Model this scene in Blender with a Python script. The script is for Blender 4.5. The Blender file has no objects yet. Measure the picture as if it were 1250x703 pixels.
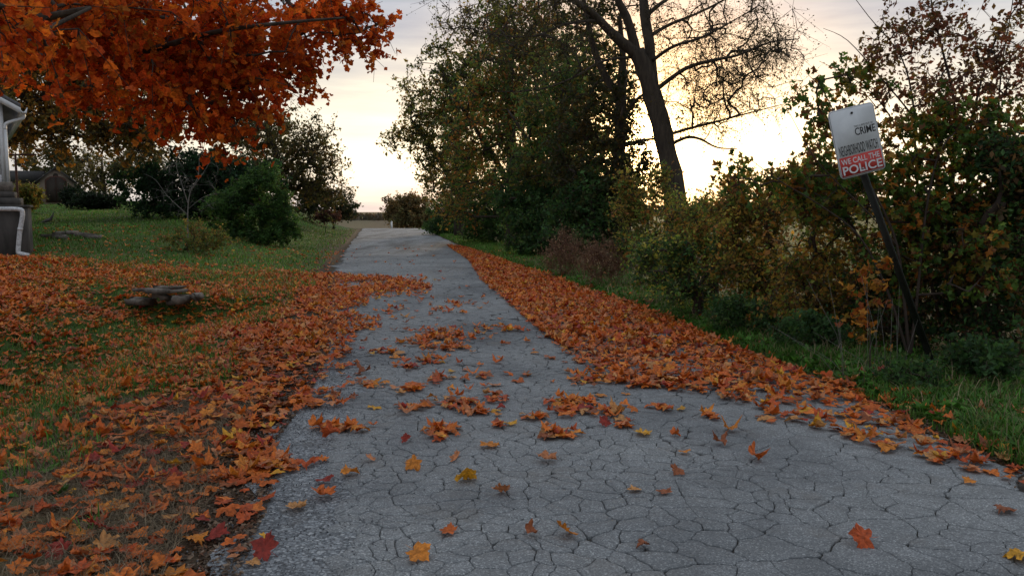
import bpy, math, random
import numpy as np
from mathutils import Vector, Matrix, noise as mnoise
R = math.radians
rng = np.random.default_rng(11)
random.seed(5)
scene = bpy.context.scene
col = scene.collection

# ------------------------------------------------------------------ camera
CAM_Z = 1.55; PITCH = R(5.6); FPX = 981.0
cam_data = bpy.data.cameras.new('camera'); cam = bpy.data.objects.new('camera', cam_data)
col.objects.link(cam); scene.camera = cam
cam.location = (0, 0, CAM_Z); cam.rotation_euler = (R(90) - PITCH, 0, 0)
cam_data.sensor_width = 36; cam_data.lens = 36 * FPX / 1250.0
cam_data.clip_start = 0.05; cam_data.clip_end = 6000

# ------------------------------------------------------------------ sky, sun, exposure
SUN_AZ = R(9.0); SUN_EL = R(4.0)      # azimuth to the right of +Y
sun_dir = Vector((math.sin(SUN_AZ) * math.cos(SUN_EL), math.cos(SUN_AZ) * math.cos(SUN_EL), math.sin(SUN_EL)))
world = bpy.data.worlds.new('World'); scene.world = world; world.use_nodes = True
nt = world.node_tree; nt.nodes.clear()
def N(tree, typ, **kw):
    n = tree.nodes.new(typ)
    for k, v in kw.items(): setattr(n, k, v)
    return n
def mathn(tree, op, a, b=None, c=None, clamp=False):
    n = tree.nodes.new('ShaderNodeMath'); n.operation = op; n.use_clamp = clamp
    for i, v in enumerate((a, b, c)):
        if v is None: continue
        if isinstance(v, (int, float)): n.inputs[i].default_value = v
        else: tree.links.new(v, n.inputs[i])
    return n.outputs[0]
def mixc(tree, fac, a, b, mode='MIX'):
    n = tree.nodes.new('ShaderNodeMix'); n.data_type = 'RGBA'; n.blend_type = mode
    for s, v in ((n.inputs[0], fac), (n.inputs[6], a), (n.inputs[7], b)):
        if isinstance(v, (int, float)): s.default_value = v
        elif isinstance(v, (tuple, list)): s.default_value = tuple(v) + ((1,) if len(v) == 3 else ())
        else: tree.links.new(v, s)
    return n.outputs[2]
def ramp(tree, fac, stops, interp='LINEAR'):
    n = tree.nodes.new('ShaderNodeValToRGB'); n.color_ramp.interpolation = interp
    e = n.color_ramp.elements
    while len(e) < len(stops): e.new(0.5)
    for i, (p, c) in enumerate(stops):
        e[i].position = p
        e[i].color = tuple(c) + (1,) if isinstance(c, (tuple, list)) else (c, c, c, 1)
    tree.links.new(fac, n.inputs[0])
    return n.outputs[0]
sky = N(nt, 'ShaderNodeTexSky', sky_type='NISHITA')
sky.sun_disc = False; sky.sun_elevation = SUN_EL; sky.sun_rotation = SUN_AZ
sky.air_density = 1.0; sky.dust_density = 1.5
tc = N(nt, 'ShaderNodeTexCoord')
sep = N(nt, 'ShaderNodeSeparateXYZ'); nt.links.new(tc.outputs['Generated'], sep.inputs[0])
dot = N(nt, 'ShaderNodeVectorMath', operation='DOT_PRODUCT')
nt.links.new(tc.outputs['Generated'], dot.inputs[0]); dot.inputs[1].default_value = sun_dir
mp = N(nt, 'ShaderNodeMapping'); mp.inputs['Scale'].default_value = (1.6, 1.6, 13.0)
nt.links.new(tc.outputs['Generated'], mp.inputs[0])
nz = N(nt, 'ShaderNodeTexNoise'); nz.inputs['Scale'].default_value = 2.2; nz.inputs['Detail'].default_value = 6
nz.inputs['Roughness'].default_value = 0.55; nz.inputs['Distortion'].default_value = 0.4
nt.links.new(mp.outputs[0], nz.inputs[0])
up = mathn(nt, 'MAXIMUM', sep.outputs[2], 0.0)
wob = mathn(nt, 'MULTIPLY_ADD', nz.outputs[0], 0.07, -0.035)
elev = mathn(nt, 'ADD', up, wob)
# thin high cloud layer: pale lilac above, cream lower, bright towards the sunset
base = ramp(nt, elev, [(0.0, (.56, .55, .58)), (0.035, (.68, .64, .60)), (0.09, (.68, .65, .58)), (0.145, (.58, .565, .54)),
                       (0.21, (.43, .455, .515)), (0.30, (.40, .47, .58)), (0.5, (.62, .67, .73)), (1.0, (.70, .745, .80))])
away = mathn(nt, 'MULTIPLY_ADD', dot.outputs['Value'], 0.10, 0.90)          # slightly dimmer on the side away from the sunset
base = mixc(nt, 1.0, base, away, 'MULTIPLY')
nz2 = N(nt, 'ShaderNodeTexNoise'); nz2.inputs['Scale'].default_value = 3.4; nz2.inputs['Detail'].default_value = 7; nz2.inputs['Roughness'].default_value = .6
nt.links.new(mp.outputs[0], nz2.inputs[0])
base = mixc(nt, 1.0, base, ramp(nt, nz2.outputs[0], [(.34, (.80, .83, .90)), (.5, (1.0, 1.0, 1.0)), (.66, (1.24, 1.20, 1.13))]), 'MULTIPLY')
g1 = mathn(nt, 'POWER', mathn(nt, 'MAXIMUM', dot.outputs['Value'], 0.0), 10.0)
lowband = ramp(nt, elev, [(0.0, 0.15), (0.03, 0.9), (0.085, 1.0), (0.13, 0.35), (0.22, 0.0)])
glow1 = mathn(nt, 'MULTIPLY', g1, lowband)
g2 = mathn(nt, 'POWER', mathn(nt, 'MAXIMUM', dot.outputs['Value'], 0.0), 90.0)
c1 = mixc(nt, 1.0, (1.0, .84, .52), glow1, 'MULTIPLY')
g3 = mathn(nt, 'POWER', mathn(nt, 'MAXIMUM', dot.outputs['Value'], 0.0), 1500.0)
c2 = mixc(nt, 1.0, mixc(nt, 1.0, (2.2, 1.05, .14), g2, 'MULTIPLY'), mixc(nt, 1.0, (14.0, 9.0, 3.5), g3, 'MULTIPLY'), 'ADD')
cl = mixc(nt, 1.0, mixc(nt, 1.0, base, c1, 'ADD'), c2, 'ADD')
cl10 = mixc(nt, 1.0, cl, (10.0, 10.0, 10.0), 'MULTIPLY')
final = mixc(nt, 0.85, sky.outputs[0], cl10)
bg = N(nt, 'ShaderNodeBackground'); bg.inputs['Strength'].default_value = 0.1
nt.links.new(final, bg.inputs[0])
wo = N(nt, 'ShaderNodeOutputWorld'); nt.links.new(bg.outputs[0], wo.inputs[0])

sl = bpy.data.lights.new('sun', 'SUN'); sl.energy = 1.5; sl.angle = R(10); sl.color = (1.0, .74, .46)
sun = bpy.data.objects.new('sun', sl); col.objects.link(sun)
sun.rotation_euler = (-sun_dir).to_track_quat('-Z', 'Y').to_euler()
scene.view_settings.view_transform = 'Standard'; scene.view_settings.look = 'None'
scene.view_settings.exposure = 0.38; scene.view_settings.gamma = 1
scene.render.engine = 'CYCLES'
scene.cycles.max_bounces = 6; scene.cycles.diffuse_bounces = 2; scene.cycles.transmission_bounces = 4
scene.cycles.transparent_max_bounces = 4; scene.cycles.use_denoising = True

# ------------------------------------------------------------------ projection helpers
cp, sp = math.cos(PITCH), math.sin(PITCH)
def ray(px, py):
    u = (px - 625.0) / FPX; v = (351.5 - py) / FPX
    return np.array((u, cp + v * sp, -sp + v * cp))
def P(px, py, Y):
    d = ray(px, py); t = Y / d[1]
    return np.array((d[0] * t, Y, CAM_Z + d[2] * t))
def G(px, py, z=0.0):
    d = ray(px, py); t = (z - CAM_Z) / d[2]
    return np.array((d[0] * t, d[1] * t, z))
def proj(p):
    p = np.asarray(p, float); q = p - np.array((0, 0, CAM_Z))
    dep = q[..., 1] * cp - q[..., 2] * sp
    v = q[..., 1] * sp + q[..., 2] * cp
    return 625 + FPX * q[..., 0] / dep, 351.5 - FPX * v / dep, dep

# ------------------------------------------------------------------ terrain
ys_ = np.array([-30, -8, 2, 3.2, 4.3, 5.3, 6.8, 10.5, 20.4, 34, 51, 70, 100, 220, 400])
xl_ = np.array([-1.0, -1.05, -1.12, -1.22, -1.40, -1.66, -1.80, -2.35, -4.55, -6.9, -9.7, -12.9, -17.8, -37.5, -67.])
xr_ = np.array([3.3, 3.3, 3.12, 3.05, 2.96, 2.88, 2.78, 2.15, .35, -2.2, -5.0, -8.1, -12.8, -32.5, -62.])
def xl(y): return np.interp(y, ys_, xl_)
def xr(y): return np.interp(y, ys_, xr_)
def ss(a, b, x):
    t = np.clip((x - a) / (b - a), 0, 1); return t * t * (3 - 2 * t)
def wave(x, y):
    return (np.sin(x * 1.7 + 1.3 * np.sin(y * .9)) * .4 + np.sin(y * 2.3 + 1.1 * np.sin(x * 1.3 + 2)) * .35
            + np.sin(x * 4.1 - y * 3.3 + 2) * .15 + np.sin(x * 7.3 + y * 6.1) * .1)
ry_ = np.array([-50, 64, 76, 95, 120, 160, 215, 235, 300, 420, 3000.])
rz_ = np.array([0, 0, -.25, -1.9, -3.6, -3.4, -1.55, -1.6, -5, -12, -14.])
def Hroad(x, y):
    near = np.interp(y, ry_, rz_)
    flat = np.interp(y, [0, 70, 300, 3000], [0, -.4, -1.0, -2.5])
    side = ss(4, 30, x - xr(y))
    return near * (1 - side) + flat * side
def H(x, y):
    x = np.asarray(x, float); y = np.asarray(y, float)
    z = Hroad(x, y)
    L = xl(y)
    off = np.maximum(L - x, x - xr(y))
    yard = np.clip(.037 * (y - 5), 0, 2.2) * ss(1.0, 7.5, L - x) * (1 - ss(75, 110, y))
    z = z + yard
    sc_ = (x + 5.05 + .035 * y) / 1.25
    z = z - .45 * np.exp(-sc_ ** 2) * ss(-2, 3, y) * (1 - ss(13.0, 14.0, y))
    # low shoulder and bumps off the road
    z = z + wave(x, y) * .035 * ss(.3, 2.0, off)
    z = z + .05 * ss(.05, .5, x - xr(y)) * (1 - ss(20, 60, x - xr(y)))
    z = z - .03 * (1 - ss(-.12, .04, off))
    z = z - .012 * (1 - ss(.04, .35, off))
    return z

def hit(px, py):
    d = ray(px, py); t = 2.0
    while t < 200:
        if CAM_Z + d[2] * t < float(H(d[0] * t, d[1] * t)): break
        t *= 1.004
    return d[0] * t, d[1] * t
# ------------------------------------------------------------------ mesh helpers
def new_obj(name, me, parent=None, loc=None):
    o = bpy.data.objects.new(name, me); col.objects.link(o)
    if parent is not None: o.parent = parent
    if loc is not None: o.location = loc
    return o
def tag(o, label=None, cat=None, group=None, kind=None):
    if label: o['label'] = label
    if cat: o['category'] = cat
    if group: o['group'] = group
    if kind: o['kind'] = kind
    return o
def empty(name, loc, label, cat, group=None, rz=0):
    o = bpy.data.objects.new(name, None); col.objects.link(o)
    o.location = loc; o.rotation_euler = (0, 0, rz); o.empty_display_size = .2
    return tag(o, label, cat, group)
def mesh_np(name, V, F, mat, C=None, smooth=False):
    """V (n,3); F (m,k) array or list of such arrays; C (n,3) tint per vertex"""
    me = bpy.data.meshes.new(name)
    if not isinstance(F, list): F = [F]
    F = [np.asarray(f, np.int32) for f in F if len(f)]
    V = np.asarray(V, np.float32)
    me.vertices.add(len(V)); me.vertices.foreach_set('co', V.ravel())
    idx = np.concatenate([f.ravel() for f in F])
    sizes = np.concatenate([np.full(len(f), f.shape[1], np.int32) for f in F])
    starts = np.concatenate([[0], np.cumsum(sizes)[:-1]]).astype(np.int32)
    me.loops.add(len(idx)); me.loops.foreach_set('vertex_index', idx)
    me.polygons.add(len(sizes)); me.polygons.foreach_set('loop_start', starts)
    try: me.polygons.foreach_set('loop_total', sizes)
    except Exception: pass
    me.update(calc_edges=True)
    if C is not None:
        a = me.attributes.new('tint', 'FLOAT_COLOR', 'POINT')
        c4 = np.ones((len(V), 4), np.float32); c4[:, :3] = C
        a.data.foreach_set('color', c4.ravel())
    if smooth: me.polygons.foreach_set('use_smooth', np.ones(len(sizes), bool))
    if mat: me.materials.append(mat)
    me.validate()
    return me
class MB:
    def __init__(s): s.v = []; s.f = {}; s.n = 0
    def add(s, V, F):
        V = np.asarray(V, float)
        for f in F: s.f.setdefault(len(f), []).append([i + s.n for i in f])
        s.v.append(V); s.n += len(V); return s
    def box(s, lo, hi, M=None):
        x0, y0, z0 = lo; x1, y1, z1 = hi
        V = np.array([(x0, y0, z0), (x1, y0, z0), (x1, y1, z0), (x0, y1, z0), (x0, y0, z1), (x1, y0, z1), (x1, y1, z1), (x0, y1, z1)], float)
        if M is not None: V = V @ np.array(M.to_3x3()).T + np.array(M.translation)
        return s.add(V, [(0, 3, 2, 1), (4, 5, 6, 7), (0, 1, 5, 4), (1, 2, 6, 5), (2, 3, 7, 6), (3, 0, 4, 7)])
    def prism(s, pts, y0, y1):      # outline in x,z extruded along y
        n = len(pts)
        V = [(p[0], y0, p[1]) for p in pts] + [(p[0], y1, p[1]) for p in pts]
        F = [tuple(range(n)), tuple(range(2 * n - 1, n - 1, -1))] + [(i, i + n, (i + 1) % n + n, (i + 1) % n) for i in range(n)]
        return s.add(V, F)
    def tube(s, pts, rad, k=8, wob=0.0):
        pts = [Vector(p) for p in pts]
        n = len(pts)
        if isinstance(rad, (int, float)): rad = [rad] * n
        V = []; pu = None
        for i, p in enumerate(pts):
            t = (pts[min(i + 1, n - 1)] - pts[max(i - 1, 0)]).normalized()
            a = Vector((1, 0, 0)) if abs(t.x) < .9 else Vector((0, 1, 0))
            u = (pu - t * pu.dot(t)).normalized() if pu else t.cross(a).normalized()
            pu = u; w = t.cross(u)
            for j in range(k):
                an = 2 * math.pi * j / k
                r = rad[i] * (1 + (wob * mnoise.noise(Vector((math.cos(an) * 2, math.sin(an) * 2, i * .5)) + p) if wob else 0))
                V.append(p + u * math.cos(an) * r + w * math.sin(an) * r)
        F = [(i * k + j, i * k + (j + 1) % k, (i + 1) * k + (j + 1) % k, (i + 1) * k + j) for i in range(n - 1) for j in range(k)]
        F += [tuple(range(k - 1, -1, -1)), tuple((n - 1) * k + j for j in range(k))]
        return s.add([tuple(v) for v in V], F)
    def build(s, name, mat, parent=None, loc=None, smooth=False, col_=None):
        me = mesh_np(name, np.concatenate(s.v), [np.array(a) for a in s.f.values()], mat, smooth=smooth)
        return new_obj(name, me, parent, loc)

def smooth_path(pts, n=4):
    pts = np.array(pts, float)
    out = []
    for i in range(len(pts) - 1):
        p0 = pts[max(i - 1, 0)]; p1 = pts[i]; p2 = pts[i + 1]; p3 = pts[min(i + 2, len(pts) - 1)]
        for k in range(n):
            t = k / n
            out.append(.5 * ((2 * p1) + (-p0 + p2) * t + (2 * p0 - 5 * p1 + 4 * p2 - p3) * t * t + (-p0 + 3 * p1 - 3 * p2 + p3) * t ** 3))
    out.append(pts[-1]); return np.array(out)

# ------------------------------------------------------------------ materials
def mat_new(name):
    m = bpy.data.materials.new(name); m.use_nodes = True; m.node_tree.nodes.clear(); return m, m.node_tree
def finish(m, t, colr, rough=.8, bump=None, bstr=.3, bdist=.01, trans=0.0, spec=.5, transcol=None, metal=0.0):
    b = N(t, 'ShaderNodeBsdfPrincipled')
    if isinstance(colr, (tuple, list)): b.inputs['Base Color'].default_value = tuple(colr) + (1,)
    else: t.links.new(colr, b.inputs['Base Color'])
    if isinstance(rough, (int, float)): b.inputs['Roughness'].default_value = rough
    else: t.links.new(rough, b.inputs['Roughness'])
    b.inputs['Specular IOR Level'].default_value = spec; b.inputs['Metallic'].default_value = metal
    if bump is not None:
        bn = N(t, 'ShaderNodeBump'); bn.inputs['Strength'].default_value = bstr; bn.inputs['Distance'].default_value = bdist
        t.links.new(bump, bn.inputs['Height']); t.links.new(bn.outputs[0], b.inputs['Normal'])
    out = N(t, 'ShaderNodeOutputMaterial'); last = b.outputs[0]
    if trans > 0:
        tr = N(t, 'ShaderNodeBsdfTranslucent')
        if transcol is None: transcol = colr
        if isinstance(transcol, (tuple, list)): tr.inputs[0].default_value = tuple(transcol) + (1,)
        else: t.links.new(transcol, tr.inputs[0])
        mx = N(t, 'ShaderNodeMixShader'); mx.inputs[0].default_value = trans
        t.links.new(last, mx.inputs[1]); t.links.new(tr.outputs[0], mx.inputs[2]); last = mx.outputs[0]
    t.links.new(last, out.inputs[0]); return m
def pos(t, scale=(1, 1, 1)):
    g = N(t, 'ShaderNodeNewGeometry')
    if scale == (1, 1, 1): return g.outputs['Position']
    m = N(t, 'ShaderNodeMapping'); m.inputs['Scale'].default_value = scale
    t.links.new(g.outputs['Position'], m.inputs[0]); return m.outputs[0]
def objc(t, scale=(1, 1, 1)):
    g = N(t, 'ShaderNodeTexCoord')
    m = N(t, 'ShaderNodeMapping'); m.inputs['Scale'].default_value = scale
    t.links.new(g.outputs['Object'], m.inputs[0]); return m.outputs[0]
def noi(t, vec, scale, detail=4, rough=.55, dist=0.0):
    n = N(t, 'ShaderNodeTexNoise'); n.inputs['Scale'].default_value = scale; n.inputs['Detail'].default_value = detail
    n.inputs['Roughness'].default_value = rough; n.inputs['Distortion'].default_value = dist
    t.links.new(vec, n.inputs[0]); return n.outputs[0]
def vor(t, vec, scale, feature='F1', out='Distance'):
    n = N(t, 'ShaderNodeTexVoronoi', feature=feature); n.inputs['Scale'].default_value = scale
    t.links.new(vec, n.inputs[0]); return n.outputs[out]
def attr(t, name='tint'):
    a = N(t, 'ShaderNodeAttribute'); a.attribute_name = name; return a.outputs['Color']

def leaf_mat(name, trans, rough=.55, spec=.3, boost=1.5, blotch=True):
    m, t = mat_new(name)
    c = attr(t)
    if blotch:
        v = noi(t, pos(t), 45, 3)
        f = ramp(t, v, [(.35, .62), (.6, 1.12)])
        c = mixc(t, 1.0, c, f, 'MULTIPLY')
    tcx = mixc(t, 1.0, c, (boost, boost * .92, boost * .8), 'MULTIPLY')
    bump = noi(t, pos(t), 120, 2)
    return finish(m, t, c, rough, bump, .25, .004, trans, spec, tcx)
M_MAPLE = leaf_mat('maple_leaf_hanging', .55, .65, .12, 1.7)
M_FALLEN = leaf_mat('maple_leaf_fallen', .22, .6, .35, 1.2)
M_FOL = leaf_mat('green_foliage', .45, .6, .25, 1.5, blotch=False)
M_GRASS = leaf_mat('grass_blades', .3, .6, .25, 1.3, blotch=False)

def asphalt(name, coarse=False, cracks=False):
    m, t = mat_new(name)
    p = pos(t)
    big = noi(t, p, .55, 5, .6, .4)
    mid = noi(t, p, 5.5, 4, .6)
    fine = vor(t, p, 75 if coarse else 150)
    finec = vor(t, p, 75 if coarse else 150, out='Color')
    grit = noi(t, p, 420, 2, .6)
    st = N(t, 'ShaderNodeSeparateColor'); t.links.new(finec, st.inputs[0])
    stone = ramp(t, st.outputs[0], [(0.0, (.120, .128, .138)), (.55, (.170, .181, .192)), (.85, (.225, .237, .248)), (1.0, (.36, .375, .385))] if not coarse else
                 [(0.0, (.085, .094, .106)), (.45, (.17, .185, .205)), (.8, (.25, .27, .295)), (1.0, (.40, .42, .44))])
    edge = ramp(t, fine, [(.0, 1.08), (.55, .92), (.85, .42)]) if coarse else ramp(t, fine, [(.0, 1.05), (.6, .95), (.95, .62)])
    c = mixc(t, 1.0, stone, edge, 'MULTIPLY')
    c = mixc(t, 1.0, c, ramp(t, big, [(.34, (.62, .63, .65)), (.5, (.98, .98, .98)), (.68, (1.26, 1.25, 1.22))]), 'MULTIPLY')
    c = mixc(t, 1.0, c, ramp(t, mid, [(.3, .82), (.7, 1.14)]), 'MULTIPLY')
    # brown earthy film in places
    dirt = ramp(t, noi(t, p, 1.7, 5, .65), [(.56, 0.0), (.74, .5)])
    c = mixc(t, dirt, c, (.105, .088, .072))
    h = mathn(t, 'ADD', mathn(t, 'MULTIPLY', fine, -.8), mathn(t, 'MULTIPLY', grit, .5))
    if cracks:
        q = N(t, 'ShaderNodeVectorMath', operation='MULTIPLY_ADD')
        nn = N(t, 'ShaderNodeTexNoise'); nn.inputs['Scale'].default_value = 2.2; nn.inputs['Detail'].default_value = 4
        t.links.new(p, nn.inputs[0])
        t.links.new(nn.outputs['Color'], q.inputs[0]); q.inputs[1].default_value = (.35, .35, 0); t.links.new(p, q.inputs[2])
        d = vor(t, q.outputs[0], 2.4, 'DISTANCE_TO_EDGE')
        cr = ramp(t, d, [(.0, 0.0), (.035, 1.0)])
        d2 = vor(t, q.outputs[0], .55, 'DISTANCE_TO_EDGE')
        cr2 = ramp(t, d2, [(.0, .0), (.03, 1.0)])
        cr = mathn(t, 'MINIMUM', cr, cr2)
        keep = ramp(t, noi(t, p, .5, 3), [(.42, 0.0), (.55, 1.0)])
        cr = mathn(t, 'MAXIMUM', cr, keep)
        c = mixc(t, cr, (.03, .031, .034), c)
        # long worn band and dark repair streak along the lane
        h = mathn(t, 'ADD', h, mathn(t, 'MULTIPLY', cr, 2.0))
        st2 = noi(t, pos(t, (1.3, .16, 1)), 1.0, 4, .6)
        c = mixc(t, 1.0, c, ramp(t, st2, [(.36, .50), (.5, 1.0), (.68, 1.30)]), 'MULTIPLY')
    return finish(m, t, c, ramp(t, mid, [(.3, .62), (.7, .82)]), h, .55 if not coarse else .8, .003 if not coarse else .007, spec=.42)
M_ASPH = asphalt('weathered_asphalt'); M_GRAVEL = asphalt('coarse_chip_asphalt', True); M_ROADF = asphalt('far_asphalt', False, True)
def simple(name, c0, c1, scale, rough=.85, bstr=.3, bdist=.01, stretch=(1, 1, 1), spec=.3, use_obj=False):
    m, t = mat_new(name); p = objc(t, stretch) if use_obj else pos(t, stretch)
    n = noi(t, p, scale, 6, .62, .3)
    return finish(m, t, mixc(t, ramp(t, n, [(.3, 0.), (.7, 1.)]), c0, c1), rough, n, bstr, bdist, spec=spec)
M_CRACK = simple('crack_grit', (.024, .023, .022), (.075, .068, .060), 90, .95, .6, .004)
M_BARK = simple('rough_bark', (.028, .022, .018), (.085, .066, .050), 14, .95, 1.0, .03, (1, 1, .22))
M_BARKG = simple('pale_twig_bark', (.11, .10, .09), (.20, .19, .175), 20, .9, .4, .01, (1, 1, .3))
M_BARKD = simple('dark_stem_bark', (.03, .022, .018), (.07, .05, .04), 20, .95, .6, .01, (1, 1, .3))
M_STONE = simple('weathered_limestone', (.07, .06, .052), (.22, .195, .17), 7, .95, .8, .02)
M_STONE2 = simple('pale_stone', (.3, .29, .26), (.45, .43, .38), 9, .9, .6, .015)
M_CONC = simple('dark_stained_concrete', (.045, .042, .040), (.11, .10, .092), 5, .92, .5, .01, (1, 1, .35))
M_SIDING = simple('painted_shingle_siding', (.60, .60, .61), (.74, .74, .75), 6, .6, .2, .004, (1, 1, 6))
M_TRIM = simple('white_painted_trim', (.60, .62, .64), (.74, .75, .77), 9, .45, .1, .002)
M_PIPE = simple('chipped_white_pipe', (.28, .28, .29), (.68, .70, .73), 22, .5, .2, .003)
M_ROOFH = simple('grey_roofing', (.10, .10, .11), (.18, .18, .19), 20, .9, .4, .01)
M_SHEDW = simple('tan_shed_siding', (.17, .13, .10), (.24, .19, .15), 9, .8, .3, .01, (6, 6, .4))
M_SHEDR = simple('shed_roofing', (.045, .043, .045), (.085, .08, .08), 14, .9, .4, .01)
M_DARKW = simple('dark_brown_door', (.022, .016, .013), (.045, .032, .026), 10, .8, .3, .01, (6, 6, .4))
M_RUST = simple('rusty_iron', (.05, .025, .02), (.12, .05, .035), 20, .8, .4, .005)
M_SIGNW = simple('white_sign_sheeting', (.50, .52, .55), (.62, .64, .67), 5, .4, .05, .001, use_obj=True)
M_SIGNR = simple('red_sign_sheeting', (.42, .035, .03), (.52, .05, .04), 9, .42, .05, .001, use_obj=True)
M_SIGNK = simple('black_sign_ink', (.012, .012, .013), (.02, .02, .022), 9, .5, .05, .001, use_obj=True)
M_POST = simple('dark_green_steel_post', (.012, .016, .014), (.03, .032, .028), 18, .55, .3, .003)
M_METAL = simple('dull_aluminium', (.35, .36, .37), (.45, .46, .47), 12, .4, .1, .001)
M_DRY = simple('dry_brush', (.10, .05, .035), (.19, .10, .07), 18, .95, .4, .02)

# ground colour: soil with turf; per-vertex weights tell where turf, straw and leaf mould lie
def ground_mat():
    m, t = mat_new('verge_ground'); p = pos(t)
    s = N(t, 'ShaderNodeSeparateColor'); t.links.new(attr(t, 'cover'), s.inputs[0])
    n1 = noi(t, p, 3.5, 6, .65); n2 = noi(t, p, 38, 4, .7); n3 = noi(t, p, .6, 4)
    soil = mixc(t, n2, (.035, .024, .016), (.095, .068, .045))
    turf = mixc(t, ramp(t, n2, [(.3, 0.), (.7, 1.)]), (.025, .055, .013), (.07, .13, .028))
    turf = mixc(t, ramp(t, n1, [(.45, 0.), (.7, .7)]), turf, (.10, .095, .035))
    straw = mixc(t, n2, (.10, .075, .045), (.20, .155, .095))
    field = mixc(t, ramp(t, n3, [(.4, 0.), (.65, 1.)]), (.13, .14, .045), (.20, .16, .07))
    c = mixc(t, mathn(t, 'MULTIPLY', s.outputs[0], ramp(t, n1, [(.2, .75), (.5, 1.)]), clamp=True), soil, turf)
    c = mixc(t, s.outputs[1], c, straw); c = mixc(t, s.outputs[2], c, field)
    return finish(m, t, c, .95, mathn(t, 'ADD', n2, n1), .8, .03, spec=.15)
M_GROUND = ground_mat()

# ------------------------------------------------------------------ ground sheet
def axis(segs):
    out = [segs[0][0]]
    for a, b, st in segs:
        n = max(1, int(round((b - a) / st))); out += list(np.linspace(a, b, n + 1)[1:])
    return np.array(out)
gx = axis([(-2500, -600, 300), (-600, -120, 40), (-120, -40, 4), (-40, -12, .7), (-12, -6.5, .25), (-6.5, 4.5, .11), (4.5, 12, .3), (12, 40, 2), (40, 140, 12), (140, 600, 50), (600, 2500, 300)])
gy = axis([(-60, -10, 5), (-10, 0, .6), (0, 14, .11), (14, 26, .25), (26, 80, .9), (80, 260, 5), (260, 600, 20), (600, 4200, 200)])
X, Y = np.meshgrid(gx, gy)
Z = H(X, Y)
nx, ny = len(gx), len(gy)
ii = np.arange(nx * ny).reshape(ny, nx)
F = np.stack([ii[:-1, :-1], ii[:-1, 1:], ii[1:, 1:], ii[1:, :-1]], -1).reshape(-1, 4)
Lf = xl(Y) - X; Rt = X - xr(Y)
turf = np.clip(ss(.25, 1.6, Lf) + ss(.05, .5, Rt), 0, 1)
turf *= 1 - .8 * ss(1.8, 3.0, Rt) * (1 - ss(7, 9, Rt))
straw = ss(.3, .7, Lf) * (1 - ss(1.2, 2.2, Lf)) * (1 - ss(6, 8, Y)) * .7
straw = np.maximum(straw, .8 * np.exp(-((X + 10.4) ** 2 / 3 + (Y - 18.6) ** 2 / 2.5)))
straw = np.maximum(straw, .6 * ss(0, .3, Lf) * (1 - ss(.5, 1.1, Lf)) * ss(22, 26, Y))
straw = np.maximum(straw, .85 * ss(115, 135, Y))
field = ss(8, 14, Rt)
Cc = np.stack([turf, straw, field], -1).reshape(-1, 3)
me = mesh_np('ground', np.stack([X, Y, Z], -1).reshape(-1, 3), F, M_GROUND, smooth=True)
a = me.attributes.new('cover', 'FLOAT_COLOR', 'POINT'); c4 = np.ones((len(Cc), 4), np.float32); c4[:, :3] = Cc
a.data.foreach_set('color', c4.ravel())
tag(new_obj('ground', me), kind='structure')

# ------------------------------------------------------------------ road
road = bpy.data.objects.new('road', None); col.objects.link(road); tag(road, kind='structure')
NEAR_END = 27.0
def strip(name, ya, yb, fa, fb, z, mat, step=.25, nxs=14, ragl=.0, ragr=.0):
    yy = np.arange(ya, yb + step / 2, step); s = np.linspace(0, 1, nxs)
    A = fa(yy) + ragl * wave(yy * 3.1, yy * 5.3); B = fb(yy) + ragr * wave(yy * 2.7 + 5, yy * 4.9)
    Xs = A[:, None] + (B - A)[:, None] * s[None]; Ys = np.repeat(yy[:, None], nxs, 1)
    Zs = Hroad(Xs, Ys) + (z(Xs, Ys) if callable(z) else z)
    i2 = np.arange(len(yy) * nxs).reshape(len(yy), nxs)
    Fs = np.stack([i2[:-1, :-1], i2[:-1, 1:], i2[1:, 1:], i2[1:, :-1]], -1).reshape(-1, 4)
    me = mesh_np(name, np.stack([Xs, Ys, Zs], -1).reshape(-1, 3), Fs, mat, smooth=True)
    return tag(new_obj(name, me, road), kind='structure')
strip('road_bed', -8, NEAR_END + 1, lambda y: xl(y) - .02, lambda y: xr(y) + .02, -.014, M_CRACK, .12, 8, .05, .04)
strip('chip_shoulder', -8, 13, lambda y: xl(y) + .0, lambda y: xl(y) + .60 - .30 * ss(7, 13, y), -.0045, M_GRAVEL, .06, 10, .11, .06)
strip('road_surface', NEAR_END - .4, 128, lambda y: xl(y), lambda y: xr(y), .001, M_ROADF, .6, 12, .12, .06)

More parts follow.
